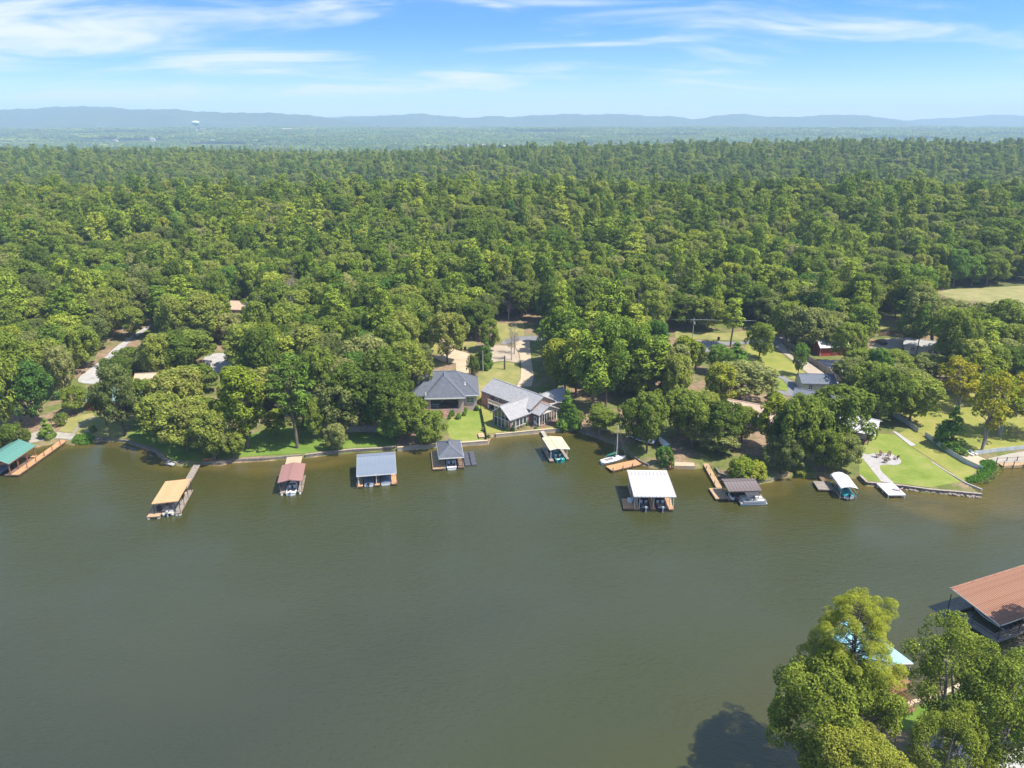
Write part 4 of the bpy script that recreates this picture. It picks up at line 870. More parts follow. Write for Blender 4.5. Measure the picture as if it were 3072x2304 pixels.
# ------------------------------------------------------------------ slate roofed brick house
h1 = thing('brick_house', 'pink brick house with steep dark slate coloured hip roof and screened porch', 'house', (-18, 187, hh(-17, 186)), R(4))
EV = 4.5
box(-8.6, 8.3, 1.6, 12.0, -1, EV).build('wall', M['brick_pink'], h1); box(4.75, 8.3, -1.7, 1.6, -1, EV).build('wall', M['brick_pink'], h1)
box(-4.9, 4.75, -3.4, 1.6, -1, 1.25).build('porch_base', M['brick_pink'], h1)
for x0, x1 in ((-4.9, -4.1), (3.35, 4.75)): box(x0, x1, -3.35, -2.5, 1.25, EV-.25).build('porch_pier', M['brick_pink'], h1)
box(-4.1, 3.35, -3.3, -3.05, EV-.6, EV-.25).build('porch_beam', M['trim_white'], h1)
for i in range(6):
    x = -4.1+7.45*i/6
    if i: box(x-.05, x+.05, -3.22, -3.12, 1.25, EV-.6).build('porch_post', M['black_metal'], h1)
    box(x+.06, x+7.45/6-.06, -3.18, -3.16, 1.3, EV-.62).build('porch_screen', M['mesh_screen'], h1)
box(-4.1, 3.35, -3.24, -3.1, 2.15, 2.22).build('porch_rail', M['black_metal'], h1)
for x, w in ((-3.1, 1.7), (.9, 1.7), (2.6, 1.3)): window(h1, (x, 1.57, 2.9), w, 1.7)
door(h1, (-1.1, 1.57, 2.35), 1.0, 2.15)
fs1, ed1 = hip_faces(-9.3, 9.0, -2.4, 12.7, EV, 9.0, -3.2, 2.8, 5.2); roof_hip(h1, fs1, ed1, 'shingle_slate', cap='shingle_blue')
v = [(-5.7,-4.1,EV),(5.3,-4.1,EV),(-.3,1.3,8.9),(-.3,5.4,8.95),(5.3,1.6,EV),(-5.7,1.6,EV)]
v[4] = (4.6, 4.6, 5.2); v[5] = (-5.2, 4.6, 5.2)
roof_hip(h1, [[v[0],v[1],v[2]], [v[1],(5.3,-1,EV),v[3],v[2]], [(-5.7,-1,EV),v[0],v[2],v[3]]], [(v[0],v[2]),(v[1],v[2]),(v[2],v[3])], 'shingle_slate', cap='shingle_blue')
MB().box(-5.7, 5.3, -4.13, -4.05, EV-.12, EV+.18).build('gutter', M['trim_white'], h1); MB().box(5.3, 9.0, -2.43, -2.36, EV-.12, EV+.18).build('gutter', M['trim_white'], h1)
for x, y, z in ((5.2, .9, 6.6), (-5.4, -2.4, 4.9)): MB().rod((x, y, z-.3), (x, y, z+.75), .14, .14, 8).rod((x, y, z-.3), (x, y, z+.15), .34, .2, 8).build('roof_vent', M['trim_white'], h1)
window(h1, (6.5, -1.73, 3.0), 2.0, 1.5, 0, 2, 2); window(h1, (8.33, 4.5, 3.0), 1.4, 1.5, R(90))
for i in range(9): box(-1.55, .15, -3.75-.32*i, -3.4-.32*i, -1, 1.12-.15*i).build('step', M['brick_red'], h1)
box(-8.9, -4.95, -4.0, .6, .95, 1.2).build('side_deck', M['wood_new'], h1)
for a, b in (((-8.9,-4,0), (-4.95,-4,0)), ((-8.9,-4,0), (-8.9,.6,0))):
    m = MB(); m.bar((a[0],a[1],2.1), (b[0],b[1],2.1), .08).bar((a[0],a[1],1.6), (b[0],b[1],1.6), .05)
    for i in range(5): t = i/4; p = (a[0]+(b[0]-a[0])*t, a[1]+(b[1]-a[1])*t); m.box(p[0]-.06, p[0]+.06, p[1]-.06, p[1]+.06, -.8, 2.2)
    m.build('deck_railing', M['wood_new'], h1)
# porch furniture and what stands on the side deck
def on(parent, x, y, z): 
    c, s = math.cos(parent.rotation_euler.z), math.sin(parent.rotation_euler.z); l = parent.location; return (l[0]+c*x-s*y, l[1]+s*x+c*y, l[2]+z)
sofa = thing('sofa', 'pale outdoor sofa behind the porch screens of the slate roofed house', 'sofa', on(h1, -2.9, -1.9, 1.25), R(4))
box(-1.0, 1.0, -.4, .4, .1, .42).build('seat', M['vinyl_white'], sofa, bevel=.05); box(-1.0, 1.0, .28, .5, .3, .9).build('backrest', M['vinyl_white'], sofa, bevel=.05)
for x in (-1.1, 1.0): box(x, x+.12, -.4, .5, .0, .62).build('armrest', M['wood_grey'], sofa)
for i, x in enumerate((.8, 2.4)):
    c = thing('porch_chair', ['dark porch chair in the middle of the screened porch', 'dark porch chair near the right pier of the screened porch'][i], 'chair', on(h1, x, -1.7, 1.25), R(4+20*i), 'chairs on the screened porch')
    box(-.3, .3, -.3, .3, .38, .46).build('seat', M['dark'], c); box(-.3, .3, .24, .32, .46, 1.0).build('backrest', M['dark'], c)
    for a in (-.27, .22):
        for b in (-.28, .24): box(a, a+.05, b, b+.05, 0, .38).build('leg', M['dark'], c)
tub = thing('hot_tub', 'blue grey covered tub on the orange side deck of the slate roofed house', 'hot tub', on(h1, -6.9, -1.3, 1.2), R(4)); box(-1.1, 1.1, -1.0, 1.0, 0, .8).build('shell', M['wood_grey'], tub, bevel=.08); box(-1.15, 1.15, -1.05, 1.05, .8, .95).build('cover', M['cover_blue'], tub, bevel=.04)

# ------------------------------------------------------------------ grey roofed brick house: local x runs towards the right front, local y towards the right rear
h2 = thing('brick_house', 'red brick house with pale grey gabled roofs, glazed gable and screened sunroom', 'house', (-.4, 172.2, hh(1, 175)), R(-47)); BR = M['brick_red']
wall_gable(-18.6, .2, 7.6, 15.6, -1.2, 4.5, 6.7, 'x').build('wall', BR, h2); roof_gable(h2, -18.6, .2, 7.0, 15.6, 4.5, 6.75, 'x', 'shingle_grey', .55)
wall_gable(-6.8, 0, 0, 7.6, -1.2, 3.5, 5.9, 'y').build('wall', BR, h2); roof_gable(h2, -6.8, 0, 0, 9.6, 3.5, 6.0, 'y', 'shingle_grey', .5)
wall_gable(-6, .2, 15.6, 22, -1.2, 3.9, 5.6, 'y').build('wall', BR, h2); roof_gable(h2, -6, .2, 14.4, 22, 3.9, 5.7, 'y', 'shingle_grey', .5)
# glazed gable
gl = MB()
for i in range(4):
    x0 = -6.2+5.6*i/4; window(h2, (x0+.7, -.03, 1.35), 1.24, 2.1, 0, 1, 1)
for i in range(4):
    x0 = -6.2+5.6*i/4+.08; x1 = x0+1.24; ht = lambda x: 3.2+(1-abs(x+3.4)/3.4)*2.15
    f = MB().add([(x0,-.02,2.62),(x1,-.02,2.62),(x1,-.02,ht(x1)),(x0,-.02,ht(x0)),(x0,.03,2.62),(x1,.03,2.62),(x1,.03,ht(x1)),(x0,.03,ht(x0))], [(0,1,2,3),(7,6,5,4),(0,4,5,1),(1,5,6,2),(2,6,7,3),(3,7,4,0)]).build('gable_pane', M['glass'], h2)
    MB().bar((x0-.07,-.04,2.55), (x0-.07,-.04,ht(x0)+.05), .12, .08).build('mullion', M['trim_white'], h2)
MB().bar((-6.3,-.05,2.52), (-.5,-.05,2.52), .12, .12).build('transom', M['trim_white'], h2)
for a, b in (((-7.3,-.52,3.15), (-3.4,-.52,6.0)), ((.5,-.52,3.15), (-3.4,-.52,6.0))): MB().bar(a, b, .06, .26).build('bargeboard', M['trim_white'], h2)
for i in range(4): window(h2, (.03, 1.2+1.28*i, 1.75), 1.05, 1.9, R(90), 1, 1)
# balcony on the rear left side
box(-15.2, -6.85, 5.6, 7.55, 1.95, 2.2).build('balcony_floor', M['cream'], h2)
m = MB().bar((-15.2,5.66,3.2), (-6.9,5.66,3.2), .1, .12).bar((-15.2,5.66,2.35), (-6.9,5.66,2.35), .07)
for i in range(28): x = -15.1+8.1*i/27; m.box(x-.03, x+.03, 5.64, 5.69, 2.35, 3.2)
for i in range(5): x = -15.15+8.1*i/4; m.box(x-.07, x+.07, 5.6, 5.72, 2.2, 3.3)
m.build('balcony_railing', M['cream'], h2)
for i in range(4): box(-15.1+2.7*i-.15, -15.1+2.7*i+.15, 5.62, 5.92, -1.2, 1.95).build('column', M['trim_white'], h2)
for x in (-13.4, -11.9): box(x-.5, x+.5, 7.5, 7.57, -.8, 1.5).build('lower_door', M['dark'], h2)
for x, w in ((-13.6, 1.2), (-10.6, 1.0), (-8.3, 1.4)): window(h2, (x, 7.57, 3.35), w, 1.5)
wall_gable(-18.7, -15.3, 6.4, 7.6, -1.2, 4.1, 4.3, 'x').build('wall', BR, h2)
# screened porch
PX0, PX1, PY0, PY1 = .2, 3.0, 7.4, 14.0
box(PX0, PX1, PY0, PY1, -1.2, .35).build('porch_base', BR, h2)
for x, y in ((PX1-.25, PY0), (PX1-.25, PY1-.25)): box(x, x+.25, y, y+.25, .35, 3.5).build('porch_column', M['trim_white'], h2)
for i in range(7):
    y = PY0+.25+(PY1-PY0-.5)*i/7; yy_ = (PY1-PY0-.5)/7; box(PX1-.12, PX1-.10, y+.05, y+yy_-.05, .5, 3.2).build('porch_screen', M['mesh_screen'], h2)
    if i: box(PX1-.18, PX1-.06, y-.05, y+.05, .35, 3.5).build('porch_post', M['trim_white'], h2)
box(PX1-.2, PX1, PY0, PY1, 3.2, 3.5).build('porch_beam', M['trim_white'], h2); box(PX0, PX1-.2, PY0, PY0+.15, 3.2, 3.5).build('porch_beam', M['trim_white'], h2)
box(PX0, PX1-.25, PY0+.06, PY0+.08, .4, 3.2).build('porch_screen', M['mesh_screen'], h2); door(h2, (1.5, PY0+.02, 1.45), .95, 2.1)
box(PX0+.01, PX0+.05, PY0+.1, PY1, .35, 3.4).build('porch_back', M['plaster_pink'], h2)
pm_ = (PY0+PY1)/2; MB().add([(PX1-.15,PY0,3.5),(PX1-.15,PY1,3.5),(PX1-.15,pm_,4.85),(PX1-.05,PY0,3.5),(PX1-.05,PY1,3.5),(PX1-.05,pm_,4.85)], [(0,2,1),(3,4,5),(0,1,4,3),(1,2,5,4),(2,0,3,5)]).build('porch_gable', M['cream'], h2)
roof_gable(h2, PX0+.6, PX1, PY0, PY1, 3.5, 5.0, 'x', 'shingle_grey', .5)
for i in range(4): box(1.0-.1*i, 2.3+.1*i, PY0-.35*(i+1), PY0-.35*i, -1, .2-.17*i).build('step', M['brick_pink'], h2)
MB().rod((-2.2, 12.8, 5.6), (-2.2, 12.8, 6.8), .07, .07, 6).build('roof_vent', M['trim_white'], h2)
MB().rod((1.3, 15.3, 4.4), (4.4, 18.6, 4.2), .05, .05, 6).build('gutter', M['trim_white'], h2)

# ------------------------------------------------------------------ other buildings, mostly hidden by trees
def simple_house(name, label, cat, x, y, rz, L, W, ze, zr, wall, roof, wins=3, metal=False, base=None):
    h = thing(name, label, cat, (x, y, hh(x, y) if base is None else base), rz); wall_gable(-L/2, L/2, -W/2, W/2, -1, ze, zr-.05, 'x').build('wall', M[wall], h); roof_gable(h, -L/2, L/2, -W/2, W/2, ze, zr, 'x', roof, .5)
    for i in range(wins): window(h, (-L/2+L*(i+.5)/wins, -W/2-.03, ze*.55), 1.1, 1.2)
    if wins: door(h, (L/2-.9, -W/2-.03, 1.05), .95, 2.1, mat='dark_red')
    return h
x, y, _ = tg(1, 960, 420); simple_house('lake_house', 'house with teal green roof and dark red wall at the left', 'house', x+3, y+5, R(4), 14, 9, 2.9, 5.0, 'dark_red', 'roof_teal')
x, y, _ = tg(11, 690, 790); simple_house('lake_house', 'house with tan roof glimpsed between oaks on the left', 'house', x+1, y+4, R(8), 11, 8, 3.0, 5.2, 'plaster_pink', 'shingle_tan')
x, y, _ = tg(2, 850, 480); simple_house('lake_house', 'pink walled house behind the tall pine', 'house', x+3, y+5, R(4), 13, 8, 3.2, 5.2, 'plaster_pink', 'shingle_tan')
x, y, _ = tg(11, 1400, 150); simple_house('forest_house', 'pale house in a gap of the woods left of centre', 'house', x, y+4, R(-10), 9, 7, 3.2, 5.4, 'plaster_pink', 'shingle_tan')
x, y, _ = tg(4, 1640, 420); simple_house('lake_house', 'tan roofed house among oaks behind the brown roofed dock', 'house', x, y+3, R(-30), 13, 8, 3.0, 5.2, 'plaster_pink', 'shingle_tan')
cq = gp(5, 782, 632, 4.6); corner = (cq[0]-(6.3*math.cos(R(-36))+6.6*math.sin(R(-36))), cq[1]-(6.3*math.sin(R(-36))-6.6*math.cos(R(-36)))); hw = simple_house('lake_house', 'white roofed house with open porch half hidden behind the big spreading oak', 'house', *corner, R(-36), 12, 7, 2.9, 4.2, 'siding', 'roof_white', 2)
for q in (-5.5, -1.8, 1.8, 5.5): box(q-.1, q+.1, -6.3, -6.1, -.5, 2.5).build('porch_post', M['wood_brown'], hw)
MB().slab([(-6.3,-6.6,2.6),(6.3,-6.6,2.6),(6.3,-3.3,3.15),(-6.3,-3.3,3.15)], .12).build('porch_roof', M['roof_white'], hw)
x, y, _ = tg(5, 330, 470); simple_house('lake_house', 'house with blue grey shingle roof behind the big spreading oak', 'house', x, y+3, R(-30), 14, 9, 3.0, 5.4, 'siding', 'shingle_blue')
x, y, _ = tg(6, 1750, 1030); simple_house('garage', 'garage with blue grey roof beside the curved asphalt driveway', 'garage', x, y+3, R(-4), 9, 7, 2.7, 4.2, 'siding', 'shingle_blue', 2)
x, y, _ = tg(10, 330, 882); barn = simple_house('red_barn', 'small red barn with white roof and white trim', 'barn', x-.2, y+2.6, R(8), 9.6, 4.6, 3.0, 4.6, 'barn_red', 'roof_white', 0)
for q in (-4.83, 4.75): box(q, q+.1, -2.36, -2.28, -.2, 3.0).build('corner_board', M['trim_white'], barn)
box(-.9, .9, -2.36, -2.31, 0, 2.3).build('barn_door', M['dark_red'], barn); box(-4.87, -4.82, -1.2, 1.2, 0, 2.4).build('barn_door', M['dark_red'], barn)
x, y, _ = tg(10, 1240, 880); simple_house('shed', 'grey roofed shed in the trees on the right', 'shed', x, y+3, R(-30), 10, 6, 3.0, 4.3, 'siding', 'concrete_pale', 2)
x, y, _ = tg(10, 500, 1110); simple_house('shed', 'small white shed beside the plank fence', 'shed', x, y+1.5, R(-8), 4.5, 3.5, 2.4, 3.2, 'bright_wall', 'roof_white', 1)
x, y, _ = tg(10, 1630, 900); simple_house('shed', 'low white roof peeking through trees right of the grey roofed shed', 'shed', x, y+2, R(10), 5, 4, 2.6, 3.4, 'bright_wall', 'roof_white', 1)
x, y, _ = tg(10, 310, 240); simple_house('forest_house', 'long pale roof deep in the wood above the red barn', 'house', x, y+4, R(-6), 13, 7, 4.5, 6.6, 'siding', 'roof_white')
x, y, _ = tg(6, 150, 400); simple_house('lake_house', 'grey roofed house in the trees left of the road junction', 'house', x, y+6, R(-6), 12, 8, 4.2, 6.6, 'siding', 'shingle_grey')
# car by the paddock
x, y, z = tg(10, 820, 775); car = thing('parked_car', 'dark blue car parked on the bare ground near the paddock', 'car', (x, y+1.5, z+.05), R(100))
prof = [(-2.2,.35),(2.2,.35),(2.25,.75),(1.3,.95),(.7,1.45),(-1.2,1.48),(-2.0,1.0),(-2.25,.8)]; MB().loft([[(a, s*.88, b) for a, b in prof] for s in (-1, 1)]).build('body', M['car_paint'], car, bevel=.06)
MB().loft([[(a, s*.80, b) for a, b in [(.78,1.36),(1.28,1.02),(1.34,1.03),(.80,1.43)]] for s in (-1, 1)]).build('windshield', M['glass'], car)
for a in (-1.4, 1.4):
    for s in (-.86, .86):
        w_ = MB().rod((a, s-.1, .33), (a, s+.1, .33), .33, .33, 12).build('wheel', M['dark'], car); MB().rod((a, s*1.02-.1, .33), (a, s*1.02+.1, .33), .18, .18, 8).build('rim', M['alu'], w_)
for s in (-.6, .6): box(2.2, 2.27, s-.2, s+.2, .62, .78).build('headlight', M['trim_white'], car)

# ------------------------------------------------------------------ far plain: water tower and white buildings
x = (593-1536)/FPX; Yt = 3400.0; X = x*(Yt*CT+60*ST)*1.0; zb = up_at(X, Yt, 8, 0) if False else None
tw = thing('water_tower', 'pale teal and white water tower on the far plain', 'water tower', (-1835, 4500, 30), 0); tw.location.z = min(34, hh(-1835, 4500)+6); tw.scale = (1.25, 1.25, 1.2)
pr = [(4,0),(3.6,30),(5,36),(13,42),(18.5,47),(19,50),(17,53.5),(11,57),(4,58.6),(.5,59)]
def lathe(p, n=24): return [[(r*math.cos(6.2832*i/n), r*math.sin(6.2832*i/n), z) for i in range(n)] for r, z in p]
MB().loft(lathe([(6,-6)]+pr[:3])).build('stem', M['tower_white'], tw, True); MB().loft(lathe(pr[2:6])).build('tank', M['tower_teal'], tw, True); MB().loft(lathe(pr[5:])).build('tank_roof', M['tower_white'], tw, True)
FARB = [(95,262,60,7),(180,262,45,6),(405,279,70,8),(440,281,60,8),(620,280,60,7),(560,271,50,7),(715,270,60,9),(760,266,60,7),(1060,272,50,6),(330,303,26,7),(250,305,22,7),(460,306,30,8),(480,301,22,7),(950,318,16,6),(985,314,14,6),(1010,317,15,6),(1045,315,16,6),(1075,312,20,7),(1090,317,14,6),(1030,319,14,6),(1230,312,24,6),(1900,271,60,7),(1990,273,60,7),(1800,277,40,6),(800,289,70,5),(1500,278,50,6),(40,266,60,7),(1320,274,60,7)]
for i, (u, v, L, Hb) in enumerate(FARB):
    d = ray(*src(0, u, v)); lo, hi = 1400.0, 9000.0
    ts = np.arange(2400, 6800, 20.0); q = np.stack([d[0]*ts/d[1], ts], 1); g = heights(q)+9; zr_ = CAM_H+d[2]*ts/d[1]; hit = np.where(zr_ < g)[0]
    if not len(hit): continue
    X, Y = q[hit[0]]; b = thing('distant_building', 'pale distant building on the hazy plain far behind the wood', 'building', (X, Y, g[hit[0]]-9), RNG.uniform(-.3, .3), 'pale buildings on the far plain'); Hb += 6; L *= .55
    s = Y/2600; wall_gable(-L*s/2, L*s/2, -5*s, 5*s, -4, Hb, Hb+3, 'x').build('wall', M['siding'], b); roof_gable(b, -L*s/2, L*s/2, -5*s, 5*s, Hb, Hb+3, 'x', ['roof_white', 'shingle_tan', 'shingle_grey'][i % 3], 1, .5, False)
# ------------------------------------------------------------------ boat docks
def planks(x0, x1, y0, y1, z, along='x', w=.24, t=.05, gap=.03):
    """boards laid side by side; along = direction of each board"""
    m = MB(); a0, a1 = (y0, y1) if along == 'x' else (x0, x1); n = max(1, int((a1-a0)/w)); s = (a1-a0)/n
    for i in range(n):
        p, q = a0+i*s+gap/2, a0+(i+1)*s-gap/2; dz = random.uniform(-.008, .008)
        m.box(x0, x1, p, q, z-t+dz, z+dz) if along == 'x' else m.box(p, q, y0, y1, z-t+dz, z+dz)
    return m
class Dock:
    def __init__(s, name, label, cat, k, corners, zr, group=None):
        """corners of the roof: back left, back right, front right, front left"""
        P = [np.array(gp(k, u, v, zr)) for u, v in corners]; s.c = sum(P)/4; b = (P[0]+P[1])/2; f = (P[2]+P[3])/2; ax = f-b; s.L = np.linalg.norm(ax); s.rz = math.atan2(ax[0], -ax[1])
        s.W = (np.linalg.norm(P[1]-P[0])+np.linalg.norm(P[2]-P[3]))/2; s.o = thing(name, label, cat, (s.c[0], s.c[1], 0), s.rz, group)
        s.x0, s.x1, s.y0, s.y1 = -s.W/2, s.W/2, -s.L/2, s.L/2
    def loc(s, k, u, v, z=.5):
        p = np.array(gp(k, u, v, z))-s.c; c_, s_ = math.cos(s.rz), math.sin(s.rz); return (p[0]*c_+p[1]*s_, -p[0]*s_+p[1]*c_)
    def world(s, x, y, z=0): c_, s_ = math.cos(s.rz), math.sin(s.rz); return (s.c[0]+x*c_-y*s_, s.c[1]+x*s_+y*c_, z)
    def deck(s, x0, x1, y0, y1, mat='wood_tan', z=.55, along=None, name='deck', floats=True, fl='wood_brown'):
        along = along or ('x' if (y1-y0) > (x1-x0) else 'y'); d = planks(x0, x1, y0, y1, z, along).build(name, M[mat], s.o)
        e = .08; MB().box(x0-.03, x1+.03, y0-.03, y0+e, z-.3, z-.055).box(x0-.03, x1+.03, y1-e, y1+.03, z-.3, z-.055).box(x0-.03, x0+e, y0+e, y1-e, z-.3, z-.055).box(x1-e, x1+.03, y0+e, y1-e, z-.3, z-.055).build('rim_joist', M[fl], d)
        if floats:
            n = max(1, int((y1-y0)/2.5))
            for i in range(n): box(x0+.1, x1-.1, y0+.15+(y1-y0)*i/n, y0-.15+(y1-y0)*(i+1)/n, -.3, z-.31).build('float', M['dark'], d)
        return d
    def piles(s, pts, z1=1.2, r=.1, mat='wood_brown'):
        for x, y in pts: MB().rod((x, y, -2), (x, y, z1), r, r, 8).build('pile', M[mat], s.o)
    def posts(s, pts, z1, mat='trim_white', w=.12, z0=.5):
        for x, y in pts: box(x-w/2, x+w/2, y-w/2, y+w/2, z0, z1).build('post', M[mat], s.o)
    def roof(s, ze, zr, axis, ridge, mat, pw=.8, x0=None, x1=None, y0=None, y1=None, trim=None, t=.06):
        """metal sheets from ridge to eave; ridge = position of the ridge across the roof"""
        x0 = s.x0 if x0 is None else x0; x1 = s.x1 if x1 is None else x1; y0 = s.y0 if y0 is None else y0; y1 = s.y1 if y1 is None else y1
        a0, a1, b0, b1 = (x0, x1, y0, y1) if axis == 'x' else (y0, y1, x0, x1)
        run = max(b1-ridge, ridge-b0); n = max(1, round((a1-a0)/pw)); w = (a1-a0)/n
        for e in (b0, b1):
            if abs(e-ridge) < .05: continue
            zl = zr-(zr-ze)*abs(e-ridge)/run; L = abs(e-ridge); sg = 1 if e > ridge else -1
            m = MB(); pf = [(0,0),(w-.10,0),(w-.08,.05),(w-.02,.05),(w,0),(w,-t),(0,-t)]
            r0 = [(a, 0.0, b) for a, b in pf]; r1 = [(a, sg*L, b+zl-zr) for a, b in pf]
            if axis == 'y': r0 = [(q[1], q[0], q[2]) for q in r0]; r1 = [(q[1], q[0], q[2]) for q in r1]
            me = m.loft([r0, r1]).mesh('roof_sheet', M[mat])
            for i in range(n): inst('roof_sheet', me, s.o, ((a0+i*w, ridge, zr) if axis == 'x' else (ridge, a0+i*w, zr)))
            p, q = ((a0, e, zl-.12), (a1, e, zl-.12)) if axis == 'x' else ((e, a0, zl-.12), (e, a1, zl-.12)); MB().bar(p, q, .06, .2).build('fascia', M[trim or mat], s.o)
        zf = lambda b: zr-(zr-ze)*abs(b-ridge)/run
        for a in (a0, a1):
            m = MB(); P = [(b, zf(b)-.1) for b in sorted({b0, ridge, b1})]
            for (b_, z_), (c_, y_) in zip(P[:-1], P[1:]):
                if c_-b_ > .05: m.bar((a, b_, z_) if axis == 'x' else (b_, a, z_), (a, c_, y_) if axis == 'x' else (c_, a, y_), .06, .16)
            m.build('barge_trim', M[trim or mat], s.o)
        if b0+.05 < ridge < b1-.05: MB().bar((a0, ridge, zr+.04) if axis == 'x' else (ridge, a0, zr+.04), (a1, ridge, zr+.04) if axis == 'x' else (ridge, a1, zr+.04), .3, .06).build('ridge_cap', M[mat], s.o)
def outboard(parent, x, y, z, mat='motor_grey', s=1.0):
    o = MB().loft([[(x+a*s, y+b*s, z+q*s) for a, b in ((-.18,-.3),(.18,-.3),(.2,.15),(-.2,.15))] for q in (.25, .62)]).box(x-.09*s, x+.09*s, y-.2*s, y+.0*s, z-.7*s, z+.25*s).build('outboard_motor', M[mat], parent, bevel=.03*s)
    box(x-.14*s, x+.14*s, y-.28*s, y-.0*s, z+.36*s, z+.60*s).build('cowling_band', M['dark' if mat != 'motor_black' else 'alu'], o); return o
def runabout(label, loc, rz, L=5.6, W=2.2, hull='gelcoat', trim='hull_dark', cover=None, motor='motor_grey', group='motor boats in the docks', shield=True, cat='boat'):
    """bow towards +y"""
    b = thing('motor_boat', label, cat, loc, rz, group); N = 12; rings = []; ins = []; 
    for i in range(N+1):
        t = i/N; y = -L/2+L*t; w = W/2*(.94+.06*math.sin(t*3))*(1-max(0, t-.45)**2.2*3.55); w = max(w, .03); zs = .55+.28*t**2; zk = -.30+.62*max(0, t-.6)**2*2.2; ch = .86-.25*t
        rings.append([(-w, y, zs), (-w*.99, y, zs-.12), (-w*ch, y, -.05+.3*t*t), (0, y, zk), (w*ch, y, -.05+.3*t*t), (w*.99, y, zs-.12), (w, y, zs)]); ins.append((w, y, zs))
    MB().loft(rings, close=False, cap=False).add([p for p in rings[0]], [tuple(range(7))]).build('hull', M[hull], b, True)
    m = MB(); cut = int(N*.58)
    for i in range(N):
        (w0, y0, z0), (w1, y1, z1) = ins[i], ins[i+1]
        if i >= cut: m.add([(-w0,y0,z0),(-w1,y1,z1),(0,y1,z1+.07),(0,y0,z0+.07),(w1,y1,z1),(w0,y0,z0)], [(0,3,2,1),(3,5,4,2)])
        else:
            for s in (-1, 1): m.add([(s*w0,y0,z0),(s*w1,y1,z1),(s*(w1-.22),y1,z1+.02),(s*(w0-.22),y0,z0+.02)], [(0,1,2,3)])
    w0, y0, z0 = ins[0]; m.box(-w0+.05, w0-.05, y0, y0+.35, z0-.25, z0+.015); m.build('deck', M[hull], b)
    m = MB()
    for i in range(cut): (w0, y0, z0), (w1, y1, z1) = ins[i], ins[i+1]; m.add([(-w0+.2,y0,.12),(w0-.2,y0,.12),(w1-.2,y1,.12),(-w1+.2,y1,.12)], [(0,1,2,3)])
    m.build('cockpit_floor', M['wood_grey'], b)
    m = MB()
    for i in range(N):
        (w0, y0, z0), (w1, y1, z1) = ins[i], ins[i+1]
        for s in (-1, 1): m.add([(s*w0*1.01,y0,z0-.3),(s*w1*1.01,y1,z1-.3),(s*w1*1.02,y1,z1-.12),(s*w0*1.02,y0,z0-.12)], [(0,1,2,3)])
    m.build('rub_stripe', M[trim], b)
    if cover:
        m = MB(); rr = []
        for i in range(0, N+1):
            w0, y0, z0 = ins[i]; hp = .42*math.sin(min(1, (i/N)*1.25+.12)*2.6)+.06; rr.append([(-w0*1.03,y0,z0-.1),(-w0*1.02,y0,z0+.03),(-w0*.5,y0,z0+hp*.75),(0,y0,z0+hp),(w0*.5,y0,z0+hp*.75),(w0*1.02,y0,z0+.03),(w0*1.03,y0,z0-.1)])
        m.loft(rr, close=False).build('boat_cover', M[cover], b, True)
    else:
        for s in (-.5, .5):
            st = box(s-.28, s+.28, -.1, .4, .12, .5).build('seat', M['vinyl_white'], b, bevel=.05); box(s-.28, s+.28, -.25, -.12, .3, .95).build('backrest', M['vinyl_white'], st, bevel=.04)
        box(-W/2+.35, W/2-.35, -L/2+.4, -L/2+.95, .12, .52).build('bench_seat', M['vinyl_white'], b, bevel=.05)
        if shield:
            yc = -L/2+L*.56; w0 = W*.40; MB().add([(-w0,yc-.3,.72),(-w0*.8,yc+.2,.74),(w0*.8,yc+.2,.74),(w0,yc-.3,.72),(-w0*.95,yc-.45,1.12),(-w0*.72,yc-.02,1.16),(w0*.72,yc-.02,1.16),(w0*.95,yc-.45,1.12)], [(0,1,5,4),(1,2,6,5),(2,3,7,6)]).build('windshield', M['glass'], b)
    if motor: outboard(b, 0, -L/2-.12, .45, motor, 1.15)
    return b
